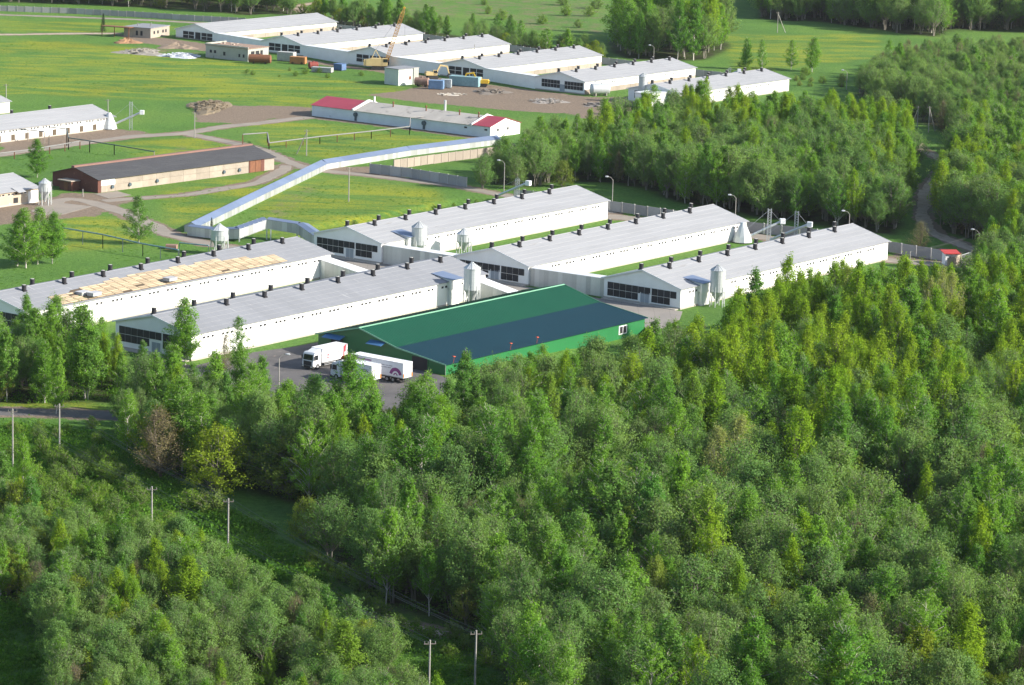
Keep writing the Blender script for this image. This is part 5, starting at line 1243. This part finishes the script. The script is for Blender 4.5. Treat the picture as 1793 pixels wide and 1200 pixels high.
LM = {
 'birch': leaf_mat('birch_leaves', [(.0, (0.090, 0.215, 0.039)), (.3, (0.129, 0.281, 0.043)), (.6, (0.181, 0.339, 0.045)), (.8, (0.131, 0.258, 0.056)), (1, (0.099, 0.242, 0.050))]),
 'aspen': leaf_mat('aspen_leaves', [(.0, (0.144, 0.282, 0.025)), (.3, (0.197, 0.334, 0.027)), (.6, (0.250, 0.359, 0.031)), (.8, (0.164, 0.303, 0.031)), (1, (0.273, 0.324, 0.082))]),
 'alder': leaf_mat('alder_leaves', [(.0, (0.114, 0.213, 0.068)), (.35, (0.148, 0.272, 0.079)), (.6, (0.187, 0.301, 0.085)), (.8, (0.159, 0.247, 0.089)), (1, (0.122, 0.252, 0.058))]),
 'willow': leaf_mat('willow_leaves', [(.0, (0.174, 0.264, 0.028)), (.4, (0.235, 0.307, 0.031)), (.7, (0.165, 0.235, 0.045)), (1, (0.220, 0.235, 0.065))]),
 'bare': leaf_mat('opening_buds', [(.0, (0.218, 0.213, 0.103)), (.4, (0.196, 0.230, 0.098)), (.75, (0.247, 0.207, 0.109)), (1, (0.230, 0.259, 0.103))]),
 'poplar': leaf_mat('poplar_buds', [(.0, (.280, .330, .105)), (.5, (.310, .345, .125)), (1, (.300, .370, .090))]),
 'spruce': leaf_mat('spruce_needles', [(.0, (.018, .040, .016)), (1, (.026, .055, .020))], trans=.15),
 'shrub': leaf_mat('shrub_leaves', [(.0, (0.129, 0.227, 0.042)), (.4, (0.174, 0.287, 0.042)), (.7, (0.141, 0.237, 0.060)), (1, (0.225, 0.281, 0.070))]),
}
BK = {'birch': S('birch_bark', (.52, .49, .44), .85, (.16, .14, .12), 2.2, stretch=(1, 1, .6)), 'grey': S('grey_bark', (.22, .20, .165), .9, (.13, .115, .095), 2.0), 'brown': S('brown_twigs', (.145, .120, .085), .9, (.11, .09, .06), 2.0), 'pale': S('pale_poplar_bark', (.34, .33, .25), .9, (.26, .25, .18), 2.0)}
KB = dict(birch='birch', aspen='grey', alder='grey', willow='grey', bare='brown', poplar='pale', spruce='brown', shrub='grey')
NV = dict(birch=9, aspen=8, alder=9, willow=4, bare=3, poplar=2, spruce=2, shrub=4)
def me_np(name, V, F, mats, smooth_=False, mi=None):
    me = bpy.data.meshes.new(name); F = np.asarray(F, np.int32)
    me.vertices.add(len(V)); me.vertices.foreach_set('co', np.asarray(V, np.float32).ravel())
    me.loops.add(F.size); me.loops.foreach_set('vertex_index', F.ravel()); me.polygons.add(len(F)); me.polygons.foreach_set('loop_start', np.arange(0, F.size, 4, dtype=np.int32))
    for m in mats: me.materials.append(m)
    if mi is not None: me.polygons.foreach_set('material_index', np.asarray(mi, np.int32))
    me.update(calc_edges=True); return me
PROTO = {}; PCOL = {}
NAMES = dict(birch='birch_tree', aspen='aspen_tree', alder='alder_tree', willow='willow_tree', bare='budding_tree', poplar='poplar_tree', spruce='spruce_tree', shrub='shrub')
for kd in NV:
    PROTO[kd] = []; cl = bpy.data.collections.new('kinds_' + kd); PCOL[kd] = cl
    for v in range(NV[kd]):
        H, tv, tf, lv, lf = make_tree(kd, v + 1 + 10 * list(NV).index(kd)); bm_ = BK[KB[kd]]
        PROTO[kd].append((H, me_np('trunk', tv, tf, [bm_]), me_np('crown', lv, lf, [LM[kd]])))
        V = np.concatenate([tv, lv]); F = np.concatenate([np.asarray(tf, np.int32).reshape(-1, 4), lf + len(tv)])
        jm = me_np('%s_whole' % kd, V, F, [bm_, LM[kd]], mi=[0] * len(tf) + [1] * len(lf)); jo = bpy.data.objects.new('%s_kind_%d' % (kd, v), jm); cl.objects.link(jo)
def plant(kd, x, y, s, label, group, v=None, rz=None, sxy=None):
    H, tm, cm = PROTO[kd][random.randrange(NV[kd]) if v is None else v]
    r = bpy.data.objects.new(NAMES[kd], None); col.objects.link(r); r.location = (x, y, gz(x, y) - .05); r.rotation_euler = (random.uniform(-.04, .04), random.uniform(-.04, .04), random.uniform(0, 6.28) if rz is None else rz)
    q = sxy or s * random.uniform(.88, 1.14); r.scale = (q, q, s); tag(r, label, 'shrub' if kd == 'shrub' else 'tree', group)
    for nm, me_ in (('trunk', tm), ('crown', cm)):
        o = bpy.data.objects.new(nm, me_); col.objects.link(o); o.parent = r
    return r
def gn_wood(name, kd, pts, kind='stuff'):
    """past the first three hundred of a kind: one object that instances the same trees"""
    if not pts: return
    me = bpy.data.meshes.new(name); me.from_pydata([(p[0], p[1], gz(p[0], p[1]) - .05) for p in pts], [], [])
    a = me.attributes.new('size', 'FLOAT_VECTOR', 'POINT'); s = [(p[2] * p[3], p[2] * p[3], p[2]) for p in pts]; a.data.foreach_set('vector', np.array(s, np.float32).ravel())
    a = me.attributes.new('turn', 'FLOAT_VECTOR', 'POINT'); a.data.foreach_set('vector', np.array([(rng.uniform(-.04, .04), rng.uniform(-.04, .04), rng.uniform(0, 6.28)) for _ in pts], np.float32).ravel())
    a = me.attributes.new('which', 'INT', 'POINT'); a.data.foreach_set('value', rng.integers(0, NV[kd], len(pts)).astype(np.int32))
    o = bpy.data.objects.new(name, me); col.objects.link(o)
    ng = bpy.data.node_groups.new('grow_' + name, 'GeometryNodeTree')
    ng.interface.new_socket('Geometry', in_out='INPUT', socket_type='NodeSocketGeometry'); ng.interface.new_socket('Geometry', in_out='OUTPUT', socket_type='NodeSocketGeometry')
    gi = ng.nodes.new('NodeGroupInput'); gout = ng.nodes.new('NodeGroupOutput'); ip = ng.nodes.new('GeometryNodeInstanceOnPoints'); ci = ng.nodes.new('GeometryNodeCollectionInfo')
    ci.inputs[0].default_value = PCOL[kd]; ci.inputs[1].default_value = True; ci.inputs[2].default_value = True
    def at(n, ty):
        x = ng.nodes.new('GeometryNodeInputNamedAttribute'); x.data_type = ty; x.inputs[0].default_value = n; return x.outputs[0]
    k = ng.links.new; k(gi.outputs[0], ip.inputs['Points']); k(ci.outputs[0], ip.inputs['Instance']); ip.inputs['Pick Instance'].default_value = True
    k(at('which', 'INT'), ip.inputs['Instance Index']); k(at('turn', 'FLOAT_VECTOR'), ip.inputs['Rotation']); k(at('size', 'FLOAT_VECTOR'), ip.inputs['Scale']); k(ip.outputs[0], gout.inputs[0])
    md = o.modifiers.new('grow', 'NODES'); md.node_group = ng; tag(o, kind=kind); return o

def sample(poly, step, jit=.42, seed=1):
    W = [G(*p) for p in poly if p[1] > -100]; xs = [p.x for p in W]; ys = [p.y for p in W]; g = np.random.default_rng(seed)
    X, Y = np.meshgrid(np.arange(min(xs), max(xs), step), np.arange(min(ys), max(ys), step * .87)); X[1::2] += step / 2
    X = (X + g.uniform(-jit, jit, X.shape) * step).ravel(); Y = (Y + g.uniform(-jit, jit, Y.shape) * step).ravel()
    d = Y * _cp + CAMH * _sp; u = FPX * X / d; v = -FPX * (Y * _sp - CAMH * _cp) / d; U = 896.5 + u * _cr - v * _sr; Vv = 600 + u * _sr + v * _cr
    k = inpoly(U, Vv, poly) & (U > -70) & (U < 1890) & (Vv < 1330)
    return list(zip(X[k], Y[k], U[k], Vv[k]))
def nz(x, y, s, k=0): return mnoise.noise(Vector((x * s + k * 17.3, y * s - k * 9.1, k * 3.7)))
# keep-out polygons (pixels) where the ground must show
GAPS = [[(592, 744), (640, 744), (645, 792), (596, 792)],
        [(1652, 588), (1700, 600), (1725, 660), (1745, 742), (1724, 748), (1700, 690), (1672, 640)],
        [(545, 745), (585, 735), (600, 690), (545, 690)], [(1040, 640), (1075, 640), (1080, 700), (1052, 700)],
        [(540, 890), (640, 930), (650, 1010), (600, 1020)]]
trees = []    # kind, x, y, scale, spread, u, v, zone
CLEAR = [tuple(G(*p))[:2] for p in ((1283, 905), (1248, 913), (1640, 610), (1663, 628), (1625, 620), (1380, 1110), (840, 935), (905, 960), (1335, 1125), (1472, 1135), (283, 836), (222, 790), (352, 830), (376, 862), (505, 865), (148, 700), (154, 702), (325, 640), (418, 650), (325, 1110), (170, 1040), (1116, 905))] + [(q[0].x, q[0].y) for q in fg]
def grow(zone, step, mixfn, hfn, seed, jit=.42):
    for x, y, u, v in sample(WOODS[zone], step, jit, seed):
        if any(inpoly([u], [v], g_)[0] for g_ in GAPS): continue
        kd = mixfn(x, y, u, v)
        if kd is None or nz(x, y, .11, 12) < -.34: continue
        if any(abs(x - a) < 2.6 and -9 < y - b < 2.0 for a, b in CLEAR): continue
        trees.append((kd, x, y, hfn(x, y, u, v, kd) , random.uniform(.85, 1.2), u, v, zone))
def pick(ws):
    ks = list(ws); t = random.uniform(0, sum(ws.values()))
    for k_ in ks:
        t -= ws[k_]
        if t <= 0: return k_
    return ks[-1]
def mix_front(x, y, u, v):
    n1 = nz(x, y, .035, 1); n2 = nz(x, y, .02, 2)
    up = max(0, min(1, (900 - v) / 260)); rt = max(0, min(1, (u - 700) / 500))
    w_ = dict(birch=.9 + .6 * n1, aspen=max(.03, 2.1 * up * rt * (1 + 1.6 * n2) + .12), alder=max(.1, (1.5 - 1.1 * up) * (1 - 1.2 * n1)), willow=.16 + .12 * (1 - up), bare=.08 + .10 * (u > 1350))
    return pick({k_: max(.0, q) for k_, q in w_.items()})
def h_front(x, y, u, v, kd):
    b = dict(birch=1.12, aspen=1.08, alder=1.25, willow=1.15, bare=1.0, poplar=.95, spruce=.9, shrub=1)[kd]
    edge = .78 if (u < 800 and v < 810) else .60 if (u < 1180 and v < 725) else .84 if (u < 1280 and v < 720) else 1.0
    lo = 1 - .08 * max(0, min(1, (v - 950) / 250))
    return b * edge * lo * (1 + .22 * nz(x, y, .05, 5)) * random.uniform(.68, 1.22)
grow('front', 4.1, mix_front, h_front, 3)
grow('left_band', 4.3, lambda x, y, u, v: pick(dict(birch=.6, alder=.4, aspen=.1, bare=.12, willow=.1)), lambda x, y, u, v, kd: (.84 if kd != 'alder' else .95) * (1.12 if u < 150 else .8 if u > 225 else 1) * random.uniform(.7, 1.1), 4)
grow('thicket', 2.9, lambda x, y, u, v: pick(dict(alder=1.6, birch=.35, willow=.22, bare=.16, aspen=.12)), lambda x, y, u, v, kd: dict(alder=.80, birch=.66, aspen=.66, willow=.85, bare=.7)[kd] * (1 + .2 * nz(x, y, .08, 6)) * random.uniform(.75, 1.15), 5)
def mix_mid(x, y, u, v):
    up = max(0, min(1, (330 - v) / 90)); n2 = nz(x, y, .03, 8)
    return pick(dict(birch=.7, aspen=max(.05, (.9 * up + .7 * (u > 1480)) * (1 + 1.5 * n2)), alder=max(.15, 1.6 * (1 - up)), willow=.12, bare=.10))
grow('middle', 4.4, mix_mid, lambda x, y, u, v, kd: (1.3 if kd == 'alder' else 1.0) * (.78 if u < 1050 else 1.0) * (1 + .18 * nz(x, y, .04, 9)) * random.uniform(.78, 1.15), 6)
grow('right', 3.9, lambda x, y, u, v: pick(dict(birch=.7, aspen=.55, alder=.8, bare=.15)), lambda x, y, u, v, kd: (1.35 if kd == 'alder' else 1.1) * random.uniform(.8, 1.2), 7)
grow('right_low', 4.0, lambda x, y, u, v: pick(dict(birch=.4, alder=.8, bare=.2, aspen=.2)), lambda x, y, u, v, kd: (1.2 if kd == 'alder' else 1.0) * random.uniform(.75, 1.1), 8)
grow('alder_far', 4.6, lambda x, y, u, v: pick(dict(alder=1.6, birch=.3, bare=.3 + .5 * (v < 150), willow=.1)), lambda x, y, u, v, kd: (1.05 if kd == 'alder' else .9) * random.uniform(.75, 1.15), 9)
grow('top_right', 5.2, lambda x, y, u, v: pick(dict(birch=.6, alder=1.0, bare=.35 if u > 1600 else .08, spruce=.35 if u > 1560 else .02)), lambda x, y, u, v, kd: (1.7 if kd == 'alder' else 1.35) * random.uniform(.8, 1.15), 10)
grow('top_mid', 7.5, lambda x, y, u, v: pick(dict(birch=1, alder=.5, aspen=.15)), lambda x, y, u, v, kd: (1.75 if kd != 'alder' else 1.9) * random.uniform(.7, 1.1), 11)
grow('back_row', 5.6, lambda x, y, u, v: pick(dict(birch=.4, alder=1, willow=.6)), lambda x, y, u, v, kd: (.75 if u > 760 else .95) * random.uniform(.7, 1.15), 12)
grow('top_left', 7.0, lambda x, y, u, v: pick(dict(birch=.6, alder=1.2, willow=.2)), lambda x, y, u, v, kd: (1.3 if kd == 'alder' else 1.05) * random.uniform(.8, 1.15), 13)
ZW = dict(front='in the large wood below the long sheds', left_band='in the belt between the roadside and the timber roofed shed', thicket='in the low thicket beside the utility poles', middle='in the wood behind the street lamps', right='in the wood right of the earth track',
          right_low='in the shaded wood by the entrance gate', alder_far='in the grey thicket beyond the braced poles', top_right='in the dark wood beyond the far meadow', top_mid='in the tall stand above the far sheds', back_row='in the scrub behind the far sheds', top_left='in the wood behind the panel fence')
LW = dict(birch='birch', aspen='yellow-green aspen', alder='grey-green alder', willow='bright round willow', bare='brownish budding tree', poplar='pale feathery poplar', spruce='dark spruce')
AREAS = [  # pixel box of the trunk's foot -> words
 ('front', 0, 380, 0, 800, 'between the roadside and the truck yard'), ('front', 380, 620, 0, 830, 'just below the truck yard'), ('front', 620, 900, 0, 830, 'before the trucks and the warehouse gable'),
 ('front', 900, 1180, 0, 760, 'along the long side of the green warehouse'), ('front', 1180, 1420, 0, 720, 'below the silo of the last long shed'), ('front', 1420, 2000, 0, 720, 'below the guard booth and gate'),
 ('front', 0, 640, 800, 2000, 'at the shaded rim of the pole clearing'), ('front', 640, 900, 830, 1010, 'inside the wood above the pole clearing'), ('front', 900, 1180, 760, 900, 'a few rows below the green warehouse'),
 ('front', 1180, 1420, 720, 900, 'around the big pale poplars'), ('front', 1420, 2000, 720, 900, 'on the slope below the yellow poplars'), ('front', 640, 960, 1010, 2000, 'behind the pair of utility poles'),
 ('front', 900, 1300, 900, 1080, 'in the thick of the wood below the poplars'), ('front', 1300, 2000, 900, 1080, 'in the lower wood by the white trunked aspen'), ('front', 960, 1400, 1080, 2000, 'in the nearest rows of the wood'), ('front', 1400, 2000, 1080, 2000, 'in the nearest rows beyond the white trunked aspen'),
 ('thicket', -99, 260, 0, 1130, 'in the thicket below the bushy clearing'), ('thicket', 260, 480, 0, 1130, 'in the thicket by the shaded clearing pole'), ('thicket', 480, 2000, 0, 2000, 'at the thicket tip by the earth path'), ('thicket', -99, 480, 1130, 2000, 'in the nearest rows of the thicket'),
 ('left_band', -99, 120, 0, 2000, 'before the timber roofed shed'), ('left_band', 120, 2000, 0, 2000, 'before the gable of the shed behind the warehouse'),
 ('middle', 0, 1060, 0, 2000, 'behind the grey fence and round olive trees'), ('middle', 1060, 1300, 0, 2000, 'behind the first and middle long sheds'), ('middle', 1300, 2000, 0, 2000, 'between the lamps and the earth track')]
def where(zone, u, v):
    for z, a, b, c, d, t_ in AREAS:
        if z == zone and a <= u < b and c <= v < d: return t_
    return ZW[zone]
def sized(s, q, kd):
    m = dict(alder=1.0, willow=1.0, bare=.95).get(kd, .95)
    return ('tall ' if s > m * 1.12 else 'short ' if s < m * .88 else 'middling ') + ('slim ' if q < .95 else 'broad ' if q > 1.1 else '')
trees.sort(key=lambda t_: math.hypot(t_[1], t_[2]))
cnt = {}; rest = {}
for kd, x, y, s, q, u, v, zone in trees:
    vis = -30 < u < 1823 and v - s * KP.get(kd, dict(H=11))['H'] * 9 < 1200
    c = cnt.get(kd, 0)
    if vis and c < 290:
        cnt[kd] = c + 1; plant(kd, x, y, s, sized(s, q, kd) + LW[kd] + ' ' + where(zone, u, v), NAMES[kd].replace('_', ' ') + 's ' + ZW[zone], sxy=s * q)
    else: rest.setdefault((kd, 'near' if zone in ('front', 'left_band', 'thicket') else 'mid' if zone in ('middle', 'right', 'right_low') else 'far'), []).append((x, y, s, q))
for (kd, z_), pts in rest.items(): gn_wood('%s_wood' % kd, kd, pts)
print('TREES', len(trees), cnt, {k_: len(p) for k_, p in rest.items()})

# single trees one can point to: kind, base pixel, height m, label
ONE = [
 ('birch', 45, 470, 12.5, 'tall birch at the left of the clump below the beige shed', 1.5), ('birch', 30, 466, 11, 'birch behind the tallest one in the clump below the beige shed', 1.5), ('birch', 66, 463, 12, 'middle birch of the clump with its white foot showing', 1.4), ('birch', 92, 462, 10.8, 'slim birch at the right end of the clump below the beige shed', 1.3),
 ('birch', 243, 427, 10.6, 'single dense birch standing alone beside the curved lane', 1.45), ('birch', 65, 311, 9.5, 'single thin birch left of the brick shed', 1.3),
 ('spruce', 180, 56, 6.6, 'dark green spruce alone in the meadow before the pale flat building', 1.2), ('spruce', 370.5, 403, 2.9, 'tiny spruce in the corner between the two galleries', 1.2),
 ('birch', 325, 640, 12.2, 'tall birch in front of the gable of the shed behind the warehouse', 1.15), ('birch', 148, 700, 16, 'tall birch with long white bare trunk by the roadside', 1.15), ('birch', 154, 702, 15.0, 'second tall birch with white trunk by the roadside', 1.0), ('birch', 100, 640, 12.5, 'birch rising before the timber roofed shed wall', 1.2), ('birch', 98, 725, 11, 'thin leaning birch standing at the edge of the asphalt road', .8),
 ('birch', 418, 650, 9.8, 'birch with pointed top before the long white wall', 1.0), ('bare', 393, 655, 7, 'small bare tree before the long white wall', 1.1),
 ('birch', 1143, 205, 9.5, 'dense birch hiding the far annex and silo', 1.5), ('alder', 845, 331, 8.4, 'round olive willow-like tree at the end of the grey fence', 1.2), ('alder', 905, 331, 8.2, 'round olive tree beside the street lamp at the fence end', 1.25), ('alder', 870, 322, 8.0, 'olive tree between the two round ones at the fence end', 1.2), ('willow', 985, 328, 6.4, 'round yellow-green bush tree behind the first shed', 1.0),
 ('birch', 945, 258, 8.5, 'pointed birch beside the gable of the red roofed building', 1.2),
 ('birch', 1385, 122, 10, 'dark leafy birch on the far meadow edge', 1.2), ('birch', 1422, 126, 11.5, 'taller birch right of the dark one on the far meadow edge', 1.2), ('birch', 1306, 122, 10.5, 'left one of two thin birches behind the last far shed', 1.0), ('birch', 1334, 124, 10.5, 'right one of two thin birches behind the last far shed', .9),
 ('aspen', 1545, 235, 9, 'bright green pointed aspen before the grey thicket', 1.3), ('aspen', 1741, 485, 11.0, 'bright aspen left of the pair beside the large street lamp', 1.2), ('aspen', 1772, 478, 13.0, 'bright aspen right of the pair beside the large street lamp', 1.2), ('bare', 1608, 442, 6.8, 'round grey-brown budding tree behind the fence near the guard booth', 1.9),
 ('poplar', 1283, 905, 14.5, 'big pale feathery poplar, right of a pair in the wood', 1.5), ('poplar', 1248, 913, 13.5, 'big pale feathery poplar, left of a pair in the wood', 1.4), ('poplar', 1640, 610, 14.5, 'pale yellow poplar with bare lower trunk at the wood edge', 1.2), ('poplar', 1663, 628, 15.5, 'brightest yellow poplar at the dark gap in the wood', 1.1), ('poplar', 1625, 620, 14.0, 'pale poplar behind the two yellow ones at the dark gap', 1.2),
 ('birch', 40, 866, 8.8, 'birch with white trunk among the bushes at the left edge', .9), ('willow', 30, 940, 7.6, 'yellowish willow below the birch at the left edge', 1.1), ('birch', 5, 900, 9, 'half cut off birch at the left edge above the thicket', 1.3),
 ('bare', 283, 836, 10.5, 'large round brown budding tree beside the shaded clearing', 1.9), ('birch', 222, 790, 10, 'birch with white trunk left of the brown budding tree', 1.1), ('birch', 352, 830, 12.5, 'tall birch between the brown tree and the bright willow', 1.1), ('willow', 376, 862, 9.6, 'large bright yellow-green willow right of the tall birch', 1.35), ('willow', 505, 865, 9.0, 'wide willow with visible bare forked limbs in the shade', 1.6), ('willow', 537, 950, 6.2, 'small round willow alone in the dark clearing', 1.0),
 ('willow', 1335, 1125, 7.6, 'wide budding willow dome left of the white trunked aspen', 1.35), ('willow', 1472, 1135, 6.6, 'low round willow right of the white trunked aspen', 1.3),
 ('shrub', 332, 890, 2.6, 'pale round bush beside the pole in the clearing', 1.4), ('shrub', 372, 895, 3.0, 'darker bush right of the pale round one', 1.6),
 ('willow', 840, 935, 5.6, 'low round willow with bright yellow-green top in the wood', 1.2), ('willow', 905, 960, 6.2, 'bright green round willow right of the yellow topped one', 1.3), ('bare', 1116, 905, 5.2, 'small red-brown tree in the dark gap of the wood', 1.2),
 ('aspen', 1380, 1110, 12.0, 'bright yellow-green aspen on a long bare pale trunk', .9), ('aspen', 600, 1235, 10.0, 'bright fresh green aspen at the bottom edge', 1.6), ('birch', 170, 1040, 9.5, 'fresh green birch standing above the thicket', 1.2), ('aspen', 325, 1110, 9.5, 'yellow-green aspen standing in the middle of the thicket', 1.6),
]
for kd, u, v, hm, lab, wd in ONE:
    p = G(u, v); H = PROTO[kd][0][0]; s = hm / H
    plant(kd, p.x, p.y, s, lab, None, v=(len(lab) + int(u)) % min(3, NV[kd]), sxy=s * wd)
# scattered shrubs along the clearing and the meadow edges (countable: each its own)
nsh = 0
def shrubs(poly, step, lo, hi, label, group, seed, keep=1.0):
    global nsh
    for x, y, u, v in sample(poly, step, .48, seed):
        if random.random() > keep or nsh > 295: continue
        nsh += 1; plant('shrub', x, y, random.uniform(lo, hi), label, group)
shrubs([(-30, 810), (60, 795), (140, 800), (190, 815), (205, 850), (150, 890), (40, 890), (-30, 880)], 4.6, .6, 1.25, 'soft pale bush between the road bank and the thicket', 'bushes above the thicket', 29, .9)
shrubs([(60, 880), (170, 800), (240, 850), (330, 930), (300, 980), (130, 960)], 4.4, .4, 1.1, 'low green bush in the clearing above the thicket', 'bushes in the clearing', 21)
shrubs([(480, 940), (560, 980), (700, 1070), (840, 1130), (900, 1180), (860, 1200), (700, 1120), (560, 1040)], 3.8, .4, 1.0, 'low bush along the clearing near the pair of poles', 'bushes along the pole clearing', 22, .8)
shrubs([(-20, 745), (180, 748), (330, 870), (200, 780), (-20, 770)], 3.6, .3, .9, 'small bush on the bank below the asphalt road', 'bushes below the road', 23, .6)
shrubs([(700, 8), (1060, 10), (1060, 60), (960, 76), (760, 48)], 19, .8, 1.8, 'bush on the rough ground beyond the far sheds', 'bushes on the rough ground', 24, .7)
shrubs([(1250, 100), (1340, 118), (1480, 140), (1490, 160), (1370, 150), (1250, 128)], 9, .5, 1.0, 'bush along the far meadow edge', 'bushes at the far meadow', 25, .7)
shrubs([(565, 398), (700, 376), (812, 354), (850, 356), (700, 382), (580, 402)], 5, .25, .5, 'small weed bush in the meadow ditch', 'bushes in the ditch', 26, .7)
shrubs([(1590, 240), (1650, 236), (1660, 262), (1630, 262)], 9, .4, .8, 'bush on the grass by the braced poles', 'bushes by the braced poles', 27, .7)
shrubs([(420, 118), (640, 128), (640, 144), (400, 134)], 8, .3, .8, 'weedy bush below the building site', 'bushes below the building site', 28, .7)

# ground cover: tall weeds in the clearing, undergrowth on the floor of the woods
def tuft_kind(name, n, r, h, m, seed):
    g = np.random.default_rng(seed); P = np.stack([g.normal(size=n) * r * .5, g.normal(size=n) * r * .5, np.abs(g.normal(size=n)) * h * .5], 1)
    V, F = leaves_np(P, .16, g, .1); me_ = me_np(name, V, F, [m]); return me_
WM = leaf_mat('weeds', [(.0, (.065, .155, .024)), (.5, (.095, .215, .030)), (1, (.130, .260, .038))])
PCOL['weed'] = bpy.data.collections.new('kinds_weed'); NV['weed'] = 3
for v in range(3): PCOL['weed'].objects.link(bpy.data.objects.new('weed_kind_%d' % v, tuft_kind('weed_whole', 90, .8, .7, WM, 60 + v)))
wp = []
for poly, st in ((SHRUBS['verge'], 1.5), (WOODS['front'], 2.9), (WOODS['thicket'], 2.4), (WOODS['left_band'], 2.4), ([(-80, 1045), (50, 1060), (100, 1190), (110, 1330), (-80, 1330)], 1.4)):
    for x, y, u, v in sample(poly, st, .5, 31 + len(wp) % 7):
        wp.append((x, y, random.uniform(.5, 1.5 + (.5 if nz(x, y, .12, 30) > .1 else 0)), random.uniform(.9, 1.4)))
gn_wood('undergrowth', 'weed', wp)
wp2 = []
for poly, st in (([(95, 385), (220, 385), (262, 415), (300, 440), (420, 436), (300, 470), (0, 520), (0, 400)], 2.6), ([(262, 345), (450, 322), (545, 305), (420, 385), (330, 392)], 2.8), ([(430, 385), (560, 310), (620, 318), (850, 350), (560, 400)], 2.8), ([(440, 212), (560, 206), (840, 248), (640, 282), (480, 268)], 3.6), ([(0, 280), (230, 258), (400, 252), (430, 258), (80, 300), (0, 310)], 3.4), ([(0, 70), (220, 85), (640, 145), (540, 185), (330, 182), (0, 150)], 5.0), ([(1570, 480), (1690, 475), (1690, 560), (1560, 560)], 2.2), ([(1380, 500), (1550, 455), (1570, 480), (1400, 530)], 2.4)):
    for x, y, u, v in sample(poly, st, .5, 77):
        if nz(x, y, .06, 21) > -.1: wp2.append((x, y, random.uniform(.16, .34), random.uniform(1.3, 2.4)))
gn_wood('meadow_tufts', 'weed', wp2)
print('WEEDS', len(wp))
